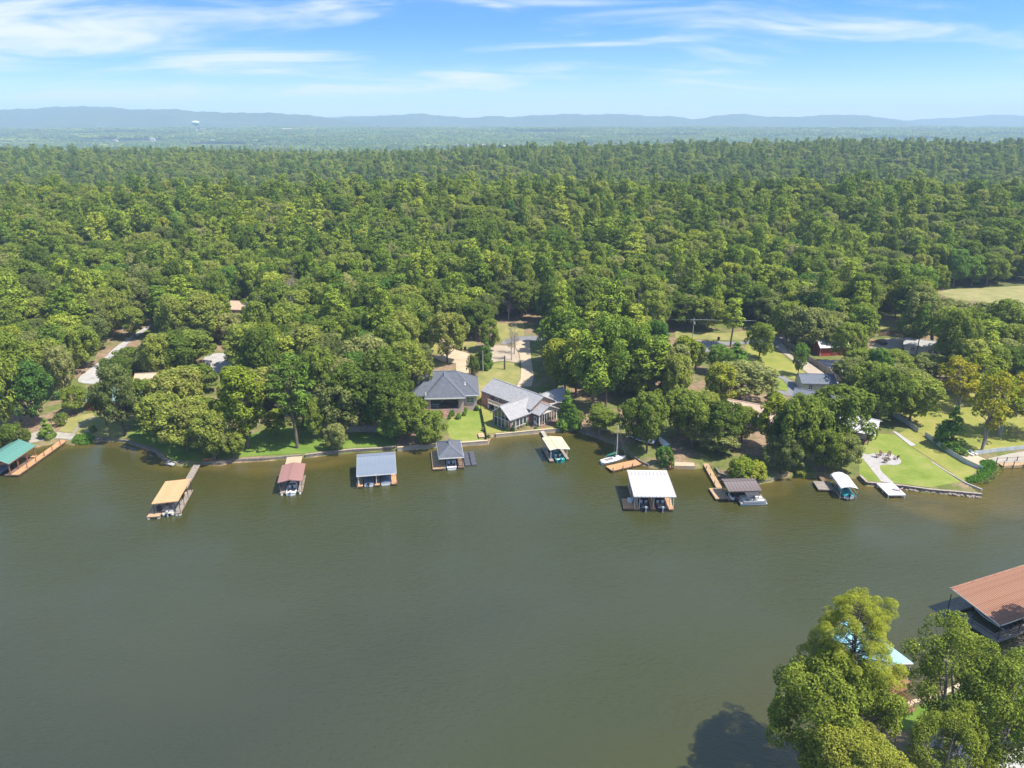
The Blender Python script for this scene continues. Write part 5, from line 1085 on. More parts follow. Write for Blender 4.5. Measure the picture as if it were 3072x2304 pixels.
def pontoon(label, loc, rz, L=6.2, W=2.4, panel='gelcoat', stripe='hull_dark', bimini=None, motor='motor_grey', group='pontoon boats'):
    b = thing('pontoon_boat', label, 'pontoon boat', loc, rz, group)
    for s in (-1, 1):
        rr = [[(s*W*.36+r*math.cos(6.2832*i/12), y, .12+r*math.sin(6.2832*i/12)) for i in range(12)] for y, r in ((-L/2,.32),(L/2-.9,.32),(L/2-.3,.22),(L/2+.05,.04))]; MB().loft(rr).build('pontoon_tube', M['alu'], b, True)
    box(-W/2, W/2, -L/2, L/2-.25, .47, .56).build('deck', M['seat_tan'], b)
    segs = [((-W/2,-L/2+.5),(-W/2,L/2-.5)), ((W/2,-L/2+.5),(W/2,L/2-.5)), ((-W/2,L/2-.5),(-.5,L/2-.5)), ((.5,L/2-.5),(W/2,L/2-.5)), ((-W/2,-L/2+.5),(.2,-L/2+.5))]
    for a, c in segs:
        p = MB().bar((a[0],a[1],.80), (c[0],c[1],.80), .05, .42).build('fence_panel', M[panel], b); MB().bar((a[0],a[1],1.05), (c[0],c[1],1.05), .06).build('top_rail', M['alu'], p); MB().bar((a[0]*1.01,a[1],.78), (c[0]*1.01,c[1],.78), .07, .09).build('stripe', M[stripe], p)
    for x0, x1, y0, y1 in ((-W/2+.1,-.35,L/2-2.2,L/2-.65),(.35,W/2-.1,L/2-2.2,L/2-.65),(-W/2+.1,-W/2+.7,-L/2+.6,-.6),(-.3,W/2-.1,-L/2+.6,-L/2+1.2)):
        st = box(x0, x1, y0, y1, .56, .92).build('seat', M['vinyl_white'], b, bevel=.06); box(x0, x0+.14, y0, y1, .92, 1.2).build('backrest', M['seat_tan'], st, bevel=.04)
    cs = box(.35, 1.0, -.1, .45, .56, 1.3).build('console', M['vinyl_white'], b, bevel=.05); box(.3, .95, -1.0, -.45, .56, 1.05).build('captain_chair', M['vinyl_white'], b, bevel=.08)
    if bimini:
        rr = []
        for i in range(7): x = -W/2+W*i/6; rr.append([(x, y, 2.35+.16*math.sin(i/6*3.1416)-.02) for y in (-1.9, -.9, .2, 1.0)])
        top = [[(p[0], p[1], p[2]) for p in r] for r in rr]; m = MB().loft(top, close=False, cap=False); m.loft([[(p[0], p[1], p[2]-.05) for p in r] for r in rr], close=False, cap=False); m.build('bimini_top', M[bimini], b, True)
        for s in (-W/2, W/2):
            for y in (-1.8, .9): MB().rod((s, -.4, 1.0), (s, y, 2.33), .03, .03, 6).build('bimini_strut', M['alu'], b)
    outboard(b, 0, -L/2-.1, .5, motor, 1.15); return b

# orange roof
D = Dock('boat_dock', 'floating boat dock with flat orange metal roof and grey gangway', 'dock', 1, [(1570,1080),(1808,1072),(1690,1280),(1437,1293)], 3.2)
D.roof(3.1, 3.35, 'y', D.x1, 'roof_orange', .75); D.deck(-3.7,-1.25,-5.6,4.6,'wood_tan'); D.deck(1.5,2.6,-4.9,5.2,'wood_grey'); D.deck(-1.25,1.5,3.4,4.6,'wood_tan'); D.deck(-.35,1.15,4.65,18.2,'wood_grey',.6,name='gangway')
D.posts([(x,y) for x in (-2.4,1.6,2.5) for y in (-4.6,-1.6,1.6,4.4)], 3.1, 'black_metal', .09)
for s in (-3.4,-1.5,1.8,2.4): MB().rod((s,-5.62 if s < 0 else -4.95,.1), (s,-5.0 if s < 0 else -4.4,.1), .24, .24, 10).build('float', M['white_paint'], D.o)
pontoon('pontoon boat with grey outboard under the orange dock roof', D.world(.13,-1.7,.12), D.rz, 6.6, 2.3, 'cover_black', 'dark_red')
g = thing('gas_grill', 'black covered grill on the left deck of the orange roofed dock', 'grill', D.world(-1.9,-3.3,.55), D.rz); box(-.45,.45,-.3,.3,.7,1.15).build('lid', M['motor_black'], g, bevel=.08); box(-.4,.4,-.26,.26,0,.7).build('cart', M['dark'], g)
# red roof
D = Dock('boat_dock', 'boat dock with low gabled brick red metal roof', 'dock', 2, [(780,925),(997,915),(965,1080),(735,1085)], 3.2)
D.roof(3.0, 3.5, 'y', 0, 'roof_red', .9); D.deck(-2.3,-1.25,-4.3,3.6,'wood_grey'); D.deck(1.35,2.4,-4.3,3.6,'wood_grey'); D.deck(-1.25,1.35,2.6,3.6,'wood_grey')
wk = [D.loc(2,820,865),D.loc(2,970,857)]; D.deck(wk[0][0]+.1,wk[1][0],3.65,(wk[0][1]+wk[1][1])/2+.3,'concrete_tan',.6,name='gangway',floats=False); D.piles([(wk[0][0]+.2,5),(wk[1][0]-.1,5),(wk[0][0]+.2,8),(wk[1][0]-.1,8)],1.0)
D.posts([(x,y) for x in (-2.2,2.3) for y in (-3.9,-1.3,1.3,3.4)], 3.05, 'wood_brown')
for s in (-1.9,1.9): MB().rod((s,-4.6,.15), (s,-4.2,.15), .22, .22, 10).build('float', M['white_paint'], D.o)
runabout('motor boat with white outboard in the red roofed dock', D.world(.05,-1.9,.1), D.rz, 6.0, 2.25, 'gelcoat', 'hull_blue', None, 'gelcoat')
# grey metal roof, two slips
D = Dock('boat_dock', 'two slip boat dock with blue grey ribbed metal roof', 'dock', 2, [(1490,845),(1850,820),(1860,995),(1483,1028)], 3.3)
D.roof(3.0, 3.9, 'x', D.y1-1.7, 'roof_greyblue', .6, trim='trim_white')
for a, c in ((-4.2,-3.1),(-.55,.55),(3.1,4.2)): D.deck(a,c,-5.0,4.4,'wood_new')
D.deck(-3.1,-.55,3.4,4.4,'wood_new'); D.deck(.55,3.1,3.4,4.4,'wood_new'); D.deck(.3,4.2,4.45,6.6,'wood_tan',.65,name='gangway',floats=False)
D.posts([(x,y) for x in (-4.0,-.1,4.0) for y in (-4.6,-1.5,1.5,4.2)], 3.1, 'trim_white'); D.piles([(-4.35,-5),(4.35,-5)],1.4)
runabout('grey motor boat with black outboard in the left slip of the grey metal dock', D.world(-1.8,-1.6,.12), D.rz, 6.0, 2.2, 'gelcoat', 'hull_dark', 'cover_blue', 'motor_black'); runabout('white motor boat with dark cover in the right slip of the grey metal dock', D.world(1.85,-1.5,.12), D.rz, 6.0, 2.3, 'gelcoat', 'gelcoat', 'cover_blue', None)
box(-4.1,-3.8,-4.4,-4.0,.6,1.5).build('power_box', M['trim_white'], D.o)
# hip roof
D = Dock('boat_dock', 'boat dock with slate shingle hip roof and small white cupola', 'dock', 3, [(505,1185),(730,1160),(762,1320),(525,1338)], 3.3); a = D.W/2; c = D.L/2
v = [(-a,-c,3.0),(a,-c,3.0),(a,c,3.0),(-a,c,3.0),(0,-1.0,4.35),(0,c-a,4.35)]
roof_hip(D.o, [[v[0],v[1],v[4]],[v[1],v[2],v[5],v[4]],[v[2],v[3],v[5]],[v[3],v[0],v[4],v[5]]], [(v[0],v[4]),(v[1],v[4]),(v[2],v[5]),(v[3],v[5]),(v[4],v[5])], 'shingle_slate', .14, 'shingle_blue')
cu = box(-.25,.25,.9,1.4,4.2,4.95).build('cupola', M['trim_white'], D.o); MB().add([(-.36,.79,4.95),(.36,.79,4.95),(.36,1.51,4.95),(-.36,1.51,4.95),(0,1.15,5.25)], [(3,2,1,0),(0,1,4),(1,2,4),(2,3,4),(3,0,4)]).build('cupola_roof', M['shingle_slate'], cu)
for e in (((-a,-c),(a,-c)),((-a,-c),(-a,c)),((a,-c),(a,c))): MB().bar((*e[0],2.98),(*e[1],2.98),.1,.22).build('fascia', M['trim_white'], D.o)
D.deck(-4.3,-1.35,-4.7,5.2,'wood_tan'); D.deck(1.45,2.9,-4.6,4.6,'wood_brown'); D.deck(-1.35,1.45,3.4,4.6,'wood_brown'); D.posts([(x,y) for x in (-2.5,2.6) for y in (-4.2,-1.4,1.4,4.2)], 3.0, 'wood_brown', .16)
runabout('white bow rider moored under the hip roofed dock', D.world(.05,-1.9,.12), D.rz, 5.8, 2.3, 'gelcoat', 'gelcoat', None, None)
ld = MB().bar((-1.9,-4.8,-.5),(-1.9,-4.75,1.2),.06).bar((-1.4,-4.8,-.5),(-1.4,-4.75,1.2),.06)
for i in range(4): ld.bar((-1.9,-4.78,-.2+.32*i),(-1.4,-4.78,-.2+.32*i),.05)
ld.build('swim_ladder', M['alu'], D.o)
jd = thing('drive_on_float', 'black plastic drive on float for a jet ski beside the hip roofed dock', 'float', D.world(4.6,.2,0), D.rz)
for i in range(7):
    for j in (0, 1): box(-1.4+1.55*j,-.05+1.5*j-.1,-3.6+1.05*i,-2.62+1.05*i,-.1,.34).build('float_cube', M['plastic_dock'], jd, bevel=.06)
# beige roof
D = Dock('boat_dock', 'small single slip dock with beige metal roof and thin posts', 'dock', 3, [(1508,1148),(1688,1128),(1767,1240),(1580,1263)], 3.3)
D.roof(3.05, 3.5, 'y', -.6, 'roof_beige', .9, trim='trim_white'); D.deck(-2.5,-1.5,-3.9,4.0,'wood_grey'); D.deck(1.6,2.3,-3.6,3.8,'wood_grey'); D.deck(-1.5,1.6,2.8,3.8,'wood_grey')
a, c = D.loc(3,1510,1094,.6), D.loc(3,1535,1140,.6); m = MB().bar((a[0],a[1]+.5,.7),(c[0],3.9,.6),1.0,.1); m.build('gangway', M['concrete'], D.o)
D.posts([(x,y) for x in (-2.1,1.8) for y in (-3.4,0,3.2)], 3.1, 'trim_white', .09); runabout('white and teal motor boat in the beige roofed dock', D.world(.1,-1.5,.12), D.rz, 5.4, 2.2, 'hull_teal', 'gelcoat', None, 'hull_teal')
# white roof, two slips
D = Dock('boat_dock', 'large two slip boat dock with stained white metal roof', 'dock', 4, [(413,830),(790,835),(885,1068),(480,1058)], 4.0)
D.roof(3.75, 4.25, 'x', D.y1, 'roof_white', .75); z5 = -D.L/2
for a, c in ((-4.0,-2.8),(-.55,.45),(3.1,4.1)): D.deck(a,c,z5+.6,5.2,'wood_new')
D.deck(-2.8,-.55,4.2,5.2,'wood_new'); D.deck(.45,3.1,4.2,5.2,'wood_new'); D.deck(-6.1,-4.05,z5+.8,z5+5.0,'wood_new'); D.deck(-1.0,.4,5.25,12.0,'wood_tan',.7,name='gangway',floats=False); D.piles([(-.9,8),(.3,8),(-.9,11.5),(.3,11.5)],1.7)
D.posts([(x,y) for x in (-3.9,-2.9,0,3.2,4.0) for y in (z5+.9,-1.8,1.6,5.0)], 3.85, 'trim_white', .1)
for x in (-3.4,-.05,3.6): MB().bar((x,z5+.9,1.2),(x,z5+3.2,3.7),.07).build('brace', M['trim_white'], D.o)
box(-4.9,-4.1,z5+3.0,z5+4.6,.56,1.05).build('dock_box', M['white_paint'], D.o, bevel=.05)
runabout('dark motor boat with grey outboard in the left slip of the white roofed dock', D.world(-1.65,-1.9,.12), D.rz, 6.2, 2.1, 'hull_dark', 'gelcoat', None, 'motor_grey'); runabout('dark motor boat in the right slip of the white roofed dock', D.world(1.8,-1.9,.12), D.rz, 6.2, 2.3, 'hull_dark', 'hull_dark', None, 'motor_grey')
# brown roof
D = Dock('boat_dock', 'boat dock with dark brown metal roof and long narrow gangway', 'dock', 4, [(1295,900),(1622,910),(1690,1005),(1385,1017)], 3.1)
D.roof(2.9, 3.4, 'x', D.y1-1.5, 'roof_brown', .7); p = [D.loc(4,u,v) for u, v in ((1200,995),(1310,995),(1375,1080),(1245,1095))]; a = (p[0][0]+p[3][0])/2; c = (p[1][0]+p[2][0])/2
D.deck(a,c,p[3][1],p[0][1],'wood_tan'); D.deck(c,D.x1-.2,p[3][1],p[3][1]+.9,'wood_tan'); D.deck(c,D.x1-.2,1.4,2.4,'wood_grey')
q0, q1 = D.loc(4,1175,790,.6), D.loc(4,1290,992,.6); g = MB(); dv = Vector((q1[0]-q0[0], q1[1]-q0[1], 0)); n = int(dv.length/.25); pr_ = Vector((-dv.y, dv.x, 0)).normalized()*.62
for i in range(n+8): s_ = Vector((q0[0], q0[1], .62))+dv*((i-8)/n); g.bar(s_-pr_, s_+pr_, .22, .05)
g.build('gangway', M['wood_tan'], D.o); D.piles([(q0[0]+dv.x*t-.5, q0[1]+dv.y*t) for t in (.1,.45,.8)]+[(q0[0]+dv.x*t+.6, q0[1]+dv.y*t) for t in (.1,.45,.8)],1.3)
D.posts([(x,y) for x in (D.x0+.4,0,D.x1-.4) for y in (-2.2,2.0)], 3.0, 'wood_brown'); runabout('small dark boat in the shade of the brown roofed dock', D.world(.9,-.3,.12), D.rz+R(90), 4.6, 1.9, 'hull_dark', 'hull_dark', 'cover_black', None)
js = thing('jet_ski', 'white jet ski on the brown roofed dock deck', 'jet ski', D.world(c+.8,-.3,.35), D.rz); MB().loft([[(x*w, y, z*1.0) for x, z in ((-.5,.1),(-.3,-.1),(.3,-.1),(.5,.1),(.35,.4),(-.35,.4))] for y, w in ((-1.4,.8),(-.3,1),(.8,.85),(1.5,.15))]).build('hull', M['gelcoat'], js, True); box(-.2,.2,-1.1,.1,.4,.68).build('seat', M['dark'], js, bevel=.06); MB().bar((-.38,.45,.85),(.38,.45,.85),.06).bar((0,.5,.35),(0,.45,.85),.14).build('handlebar', M['dark'], js)
x, y = gp(4,1610,1135,.3); pontoon('silver and white pontoon boat with dark bimini moored beside the brown roofed dock', (x,y+.6,.1), R(-90+4), 5.8, 2.5, 'gelcoat', 'hull_dark', 'cover_black', 'motor_black')
# sail boat and its pier
pr0 = thing('pier', 'short wooden pier beside the sailboat', 'pier', (*gp(4,385,778,.5),0), math.atan2(3.4,7.2)); planks(-4.1,4.1,-1.35,1.35,.6,'y').build('deck', M['wood_new'], pr0)
for x_ in (-3.9,-1.2,1.4,3.9):
    for y_ in (-1.42,1.42): MB().rod((x_,y_,-2),(x_,y_,1.3),.11,.11,8).build('pile', M['wood_brown'], pr0)
MB().box(-4.1,4.1,-1.36,-1.26,.3,.545).box(-4.1,4.1,1.26,1.36,.3,.545).build('rim_joist', M['wood_brown'], pr0)
x, y = gp(4,292,742,.3); sb = thing('sailboat', 'small white sailboat with green sail cover and bare mast', 'sailboat', (x,y+.5,0), math.atan2(3.4,7.2)-math.pi/2); L = 6.6; rings = []
for i in range(13):
    t = i/12; yy_ = -L/2+L*t; w = 1.15*math.sin(min(1,.30+t*.52)*3.1416)*(1-t**5)*1.0+.03; rings.append([(-w,yy_,.75+.2*t),(-w*.8,yy_,.15),(0,yy_,-.25+.4*t**3),(w*.8,yy_,.15),(w,yy_,.75+.2*t)])
MB().loft(rings, close=False, cap=False).add(rings[0],[tuple(range(5))]).build('hull', M['gelcoat'], sb, True); m = MB(); m.loft([[r[0],(0,r[0][1],r[0][2]+.1),r[4]] for r in rings], close=False, cap=False).build('deck', M['gelcoat'], sb)
MB().loft([[(-.55*s,q,.95),(-.45*s,q,1.28),(.45*s,q,1.28),(.55*s,q,.95)] for q, s in ((-.6,1),(.6,1),(1.5,.7))]).build('cabin', M['gelcoat'], sb, bevel=.04); box(-.5,.5,-2.4,-.8,.86,.93).build('cockpit', M['wood_grey'], sb); box(-.3,.3,-.1,.4,1.28,1.34).build('hatch', M['dark'], sb)
MB().rod((0,.7,.9),(0,.7,9.3),.07,.05,8).build('mast', M['trim_white'], sb); MB().rod((0,.65,2.0),(0,-2.6,1.75),.05,.05,8).build('boom', M['alu'], sb)
MB().loft([[(r*math.cos(6.28*i/10)*.7,q,z+r*math.sin(6.28*i/10)*1.5) for i in range(10)] for q, r, z in ((.6,.12,2.4),(.2,.2,2.25),(-1.2,.19,2.05),(-2.5,.09,1.9))]).build('sail_cover', M['cover_green'], sb, True); MB().rod((0,3.2,1.0),(0,.75,8.8),.02,.02,5).build('forestay', M['alu'], sb)
for s in (-1,1): MB().rod((s*1.05,.5,.9),(0,.7,8.0),.015,.015,5).build('shroud', M['alu'], sb)
outboard(sb,.3,-L/2-.1,.4,'gelcoat',.8)
# lift canopy
D = Dock('boat_lift', 'boat lift under a white vinyl canopy with a square wooden platform', 'boat lift', 5, [(385,1015),(520,1005),(645,1160),(480,1150)], 2.7)
a = D.W/2; rr = [[(-a,q,2.2-.35*e),(-a,q,2.65-.3*e),(-a*.6,q,2.95-.1*e),(0,q,3.05),(a*.6,q,2.95-.1*e),(a,q,2.65-.3*e),(a,q,2.2-.35*e)] for q, e in ((-D.L/2,.0),(-D.L/2+.5,0),(0,0),(D.L/2-.8,0),(D.L/2,1.2))]
m = MB().loft(rr, close=False, cap=False); m.loft([[(p[0]*.985,p[1],p[2]-.04) for p in r] for r in rr], close=False, cap=False); m.build('canopy', M['vinyl_white'], D.o)
for q in (-D.L/2+.2,0,D.L/2-.3):
    for s in (-1,1): MB().rod((s*(a-.05),q,-1.6),(s*(a-.05),q,2.3),.06,.06,8).build('post', M['alu'], D.o); 
    MB().bar((-a,q,.35),(a,q,.35),.1).build('cross_beam', M['alu'], D.o)
for s in (-1,1): MB().bar((s*(a-.05),-D.L/2,.5),(s*(a-.05),D.L/2,.5),.1,.16).bar((s*(a-.05),-D.L/2,1.5),(s*(a-.05),D.L/2,1.5),.05).build('side_rail', M['alu'], D.o)
runabout('teal covered motor boat on the lift under the white canopy', D.world(0,-.9,.45), D.rz, 5.8, 2.2, 'gelcoat', 'cover_teal', 'cover_teal', 'motor_black'); p0 = [D.loc(5,u,v) for u, v in ((220,1088),(352,1088),(410,1172),(262,1172))]
D.deck(min(p0[0][0],p0[3][0])+.1,-a-.15,p0[2][1],p0[0][1],'wood_grey',.6); g0, g1 = D.loc(5,283,1005,.6), D.loc(5,318,1088,.6); D.deck(-a-1.5,-a-.4,p0[0][1]+.05,g0[1]+.4,'wood_brown',.62,name='gangway',floats=False)
# green roof boathouse at the left edge
rz = R(1.0); bo = thing('boathouse', 'open timber boathouse with green metal gable roof and long wooden dock', 'boathouse', (-116.2,153.0,0), 0); D.o = bo
Dg = Dock.__new__(Dock); Dg.o = bo; Dg.c = np.array((-116.2,153.0)); Dg.rz = 0; Dg.x0, Dg.x1, Dg.y0, Dg.y1 = -3.6,3.6,-5.0,5.0; Dg.W = 7.2; Dg.L = 10
Dg.roof(3.3, 4.9, 'y', 0, 'roof_green', .9, trim='timber_red'); Dg.posts([(x,y) for x in (-3.2,3.2) for y in (-4.6,-1.6,1.6,4.6)], 3.4, 'timber_red', .2, z0=-1.5); Dg.deck(1.9,3.4,-4.8,4.6,'wood_brown',.5,floats=False); Dg.deck(3.45,5.2,-4.9,14.6,'wood_new',.62,floats=False)
for y_ in (-4.7,-1.5,1.8,5,8.2,11.5): MB().rod((5.05,y_,-2),(5.05,y_,1.7 if y_ > -2 else .7),.1,.1,8).build('pile', M['timber_red'], bo)
for z_ in (3.3,): MB().bar((-3.4,-4.9,z_),(3.4,-4.9,z_),.16,.22).build('tie_beam', M['timber_red'], bo)
MB().bar((-3.4,4.4,.8),(3.4,4.4,.8),1.2,.1).build('rear_walk', M['wood_new'], bo); runabout('blue motor boat in the green roofed boathouse', (-116.6,151.4,.12), 0, 5.8, 2.2, 'hull_blue', 'hull_dark', 'cover_blue', None)
# rust coloured roof at the right edge
rb = thing('boathouse', 'wide boathouse with ribbed rust red roof at the right edge', 'boathouse', (70.9,100.4,0), R(22)); Dr = Dock.__new__(Dock); Dr.o = rb; Dr.c = np.array((70.9,100.4)); Dr.rz = R(22); Dr.x0, Dr.x1, Dr.y0, Dr.y1 = 0,19,-8.7,0; Dr.W = 19; Dr.L = 9.2
Dr.roof(3.2, 4.3, 'x', -.3, 'roof_rust', .42, trim='trim_white'); Dr.deck(-.2,1.3,-9.0,-.3,'wood_grey',.5,fl='wood_grey'); Dr.deck(1.3,19,-9.0,-7.5,'wood_grey',.5,fl='wood_grey'); Dr.deck(1.3,19,-1.5,-.3,'wood_grey',.5); Dr.deck(8.5,9.7,-7.5,-1.5,'wood_grey',.5)
Dr.posts([(x,y) for x in (.1,4.8,9.5,14.2,18.8) for y in (-8.8,-.4)]+[(.1,-4.6)], 3.2, 'black_metal', .1)
m = MB()
for z_ in (1.0,1.5): m.bar((.0,-8.9,z_),(.0,-5.0,z_),.05)
for z_ in (1.0,1.5): m.bar((.0,-8.95,z_),(14,-8.95,z_),.05)
m.build('railing', M['black_metal'], rb); runabout('dark motor boat with white stripe in the rust roofed boathouse', Dr.world(4.6,-4.4,.12), R(22), 6.2, 2.3, 'hull_dark', 'gelcoat', 'cover_black', 'motor_black')
runabout('second dark boat deeper inside the rust roofed boathouse', Dr.world(12.5,-4.4,.12), R(22), 6.0, 2.3, 'hull_blue', 'gelcoat', None, 'motor_black')
# light blue roof by the near bank
lb = thing('boathouse', 'boathouse with light blue metal roof partly hidden by the near pine', 'boathouse', (51.7,86.4,0), R(-21.5)); Dl = Dock.__new__(Dock); Dl.o = lb; Dl.c = np.array((51.7,86.4)); Dl.rz = R(-21.5); Dl.x0, Dl.x1, Dl.y0, Dl.y1 = -3.2,3.5,-4.2,5.4; Dl.W = 6.7; Dl.L = 9.6
lb.rotation_euler.z = R(22); Dl.rz = R(22)
Dl.roof(3.4, 4.5, 'y', 0, 'roof_blue', .6, trim='trim_white'); Dl.deck(-3.1,-1.6,-4.6,5.2,'timber_red',.55); Dl.deck(1.8,3.3,-4.6,5.2,'timber_red',.55); Dl.deck(-1.6,1.8,-5.4,-3.6,'timber_red',.55); Dl.posts([(x,y) for x in (-3,3.2) for y in (-4,-.8,2.2,5.1)], 3.5, 'trim_white')
runabout('white boat under the light blue roof', Dl.world(.1,.8,.12), R(202), 5.6, 2.2, 'gelcoat', 'hull_blue', None, None)
q0, q1 = Vector((*gp(7,1205,1208,.9),.9)), Vector((*gp(7,1005,1045,.9),.75)); rp_ = thing('footbridge', 'red brown railed footbridge from the near bank to the light blue boathouse', 'footbridge', (q0.x,q0.y,0), math.atan2(q1.y-q0.y,q1.x-q0.x)); Lr = (q1-q0).length
planks(-.6,Lr,-.7,.7,.95,'y').build('deck', M['timber_red'], rp_)
for s in (-.7,.7):
    m = MB().bar((-.3,s,1.9),(Lr,s,1.9),.07).bar((-.3,s,1.45),(Lr,s,1.45),.05)
    for i in range(8): m.bar((-.2+Lr*i/7.3,s,.9),(-.2+Lr*i/7.3,s,1.9),.07)
    m.build('railing', M['timber_red'], rp_)
for t in (.25,.6,.95):
    for s in (-.6,.6): MB().rod((Lr*t,s,-2),(Lr*t,s,.9),.1,.1,8).build('pile', M['wood_brown'], rp_)
# white platform on the lawn's edge
pts_ = gps(5, [(848,1108),(1002,1113),(1062,1213),(898,1215)], .85); cxx = sum(p[0] for p in pts_)/4; cyy = sum(p[1] for p in pts_)/4
wp = thing('swim_platform', 'white painted swim platform at the end of the paved walk', 'platform', (cxx,cyy,0), R(1)); planks(-1.85,1.85,-2.5,2.7,.9,'x',.3).build('deck', M['white_paint'], wp); MB().box(-1.88,1.88,-2.55,-2.45,.62,.84).box(-1.88,-1.8,-2.45,2.7,.62,.84).box(1.8,1.88,-2.45,2.7,.62,.84).build('skirt', M['white_paint'], wp)
for x_ in (-1.75,1.75):
    for y_ in (-2.4,0,2.3): box(x_-.08,x_+.08,y_-.08,y_+.08,-1.5,.84).build('leg', M['white_paint'], wp)
c_ = thing('beach_chair', 'pinkish folding lounge chair on the white swim platform', 'chair', (cxx+1.0,cyy-.7,.9), R(-30)); MB().bar((-.9,0,.35),(.3,0,.35),.6,.06).bar((.3,0,.35),(.95,0,.85),.6,.06).build('sling', M['pink_plastic'], c_)
for x_ in (-.7,.4):
    for y_ in (-.28,.28): MB().bar((x_,y_,0),(x_+.1,y_,.35),.05).build('leg', M['pink_plastic'], c_)
# small stone step at the left shore and landing at the right
sl = thing('landing_slab', 'small pale concrete landing slab left of the orange dock gangway', 'slab', (*gp(1,1620,915,.4),0), R(-25)); box(-1.3,1.3,-.8,.8,.25,.5).build('slab', M['concrete_pale'], sl); box(-1.1,1.1,-.6,.6,-1.4,.25).build('footing', M['seawall'], sl)
x, y = gp(5,2130,925,.5); rp2 = thing('landing_dock', 'tan landing dock with posts at the right edge by the boat ramp', 'dock', (x,y,0), R(6)); planks(-4,6,-1.0,1.0,.75,'y').build('deck', M['wood_tan'], rp2); MB().box(-4,6,-1.05,-.95,.1,.69).build('skirt', M['wood_tan'], rp2)
for x_ in (-3.9,-1.4,1.2,3.8):
    for y_ in (-1.1,1.1): MB().rod((x_,y_,-1.5),(x_,y_,1.9),.1,.1,8).build('post', M['wood_brown'], rp2)
MB().bar((-3.9,1.1,1.7),(3.8,1.1,1.7),.06).build('rope_rail', M['wood_brown'], rp2)
# ------------------------------------------------------------------ sea walls, fences, poles, garden things
def wall_run(name, label, cat, pts, h0, h1, th, mat, cap=None, step=4.0, off=0.0):
    """wall along ground points; each length is a piece of its own"""
    w = thing(name, label, cat, (pts[0][0], pts[0][1], 0)); ox, oy = pts[0]
    for a, b in zip(pts[:-1], pts[1:]):
        a = Vector((a[0]-ox, a[1]-oy)); b = Vector((b[0]-ox, b[1]-oy)); L = (b-a).length; n = max(1, round(L/step)); d = (b-a)/n
        if L < .05: continue
        nrm = Vector((d.y, -d.x)).normalized()*off
        for i in range(n):
            p = a+d*i+nrm; q = a+d*(i+1)+nrm; hz_ = random.uniform(-.03, .03); s = MB().bar((p.x,p.y,(h0+h1)/2+hz_), (q.x,q.y,(h0+h1)/2+hz_), th, h1-h0).build('wall_length', M[mat], w)
            if cap: MB().bar((p.x,p.y,h1+.05+hz_), (q.x,q.y,h1+.05+hz_), th+.1, .1).build('coping', M[cap], s)
    return w
S = SHORE; near = lambda a, b: [p for p in S if a <= p[0] <= b]
def shore_between(k0, u0, v0, k1, u1, v1):
    P0 = np.array(gp(k0, u0, v0)); P1 = np.array(gp(k1, u1, v1)); A = np.array(S); i = int(np.argmin(((A-P0)**2).sum(1))); j = int(np.argmin(((A-P1)**2).sum(1))); return [tuple(p) for p in S[i:j+1]]
wall_run('sea_wall', 'low dark stone sea wall along the left shore lawn', 'sea wall', shore_between(1,900,712,1,1680,935), -1.2, .72, .5, 'seawall', None)
wall_run('sea_wall', 'dark block sea wall behind the orange and red roofed docks', 'sea wall', shore_between(1,1930,928,2,970,860), -1.2, .76, .5, 'seawall')
wall_run('sea_wall', 'stone sea wall behind the grey metal roofed dock', 'sea wall', shore_between(2,1000,864,2,1860,783), -1.2, .8, .5, 'seawall', 'stone')
wall_run('sea_wall', 'pale concrete sea wall below the slate roofed house', 'sea wall', shore_between(2,1872,798,3,990,1208), -1.2, .95, .6, 'concrete', 'concrete_tan')
wall_run('sea_wall', 'tan concrete sea wall along the grey roofed house lawn', 'sea wall', shore_between(3,1065,1142,3,1840,1088), -1.2, .85, .5, 'concrete', 'concrete_tan')
wall_run('sea_wall', 'curved stone sea wall behind the sailboat', 'sea wall', shore_between(3,1840,1088,4,620,792), -1.2, .62, .32, 'seawall')
wall_run('sea_wall', 'weathered retaining wall at the point with the low yellow green bush', 'sea wall', shore_between(4,1250,815,4,1830,892), -1.2, .62, .3, 'seawall')
wall_run('sea_wall', 'stone edged sea wall along the fire ring lawn', 'sea wall', shore_between(5,650,1058,5,1805,1237), -1.2, .8, .45, 'seawall', 'stone')
wall_run('lawn_edging', 'pale concrete edging running diagonally across the fire ring lawn', 'edging', [tg(5,u,v)[:2] for u, v in ((1140,762),(1400,945),(1640,1100),(1800,1225))], .55, .98, .3, 'concrete_pale')
wall_run('sea_wall', 'pale sea wall of the near bank beside the footbridge', 'sea wall', [tuple(p) for p in BANK[3:9]], -1.2, .95, .5, 'concrete', 'concrete_tan')
m = thing('rubble_edge', 'loose white stones at the foot of the fire ring lawn wall', 'stones', (*gp(5,1400,1205),0)); ox, oy = m.location[:2]
stone_me = [None]*3
for i in range(3):
    bm = bmesh.new(); bmesh.ops.create_icosphere(bm, subdivisions=1, radius=.3)
    for v_ in bm.verts: v_.co *= random.uniform(.7, 1.25); v_.co.z *= .7
    stone_me[i] = bpy.data.meshes.new('stone'); bm.to_mesh(stone_me[i]); bm.free(); stone_me[i].materials.append(M['stone'])
for i in range(90):
    t = random.random()**.8; u = 1060+740*t; v_ = 1160+(1238-1160)*t; x, y = gp(5,u,v_); o = inst('stone', stone_me[i % 3], m, (x-ox+random.uniform(-.2,.2), y-oy-.35+random.uniform(-.2,.3), random.uniform(-.05,.3)), random.random()*6, (random.uniform(.6,1.3),)*3)
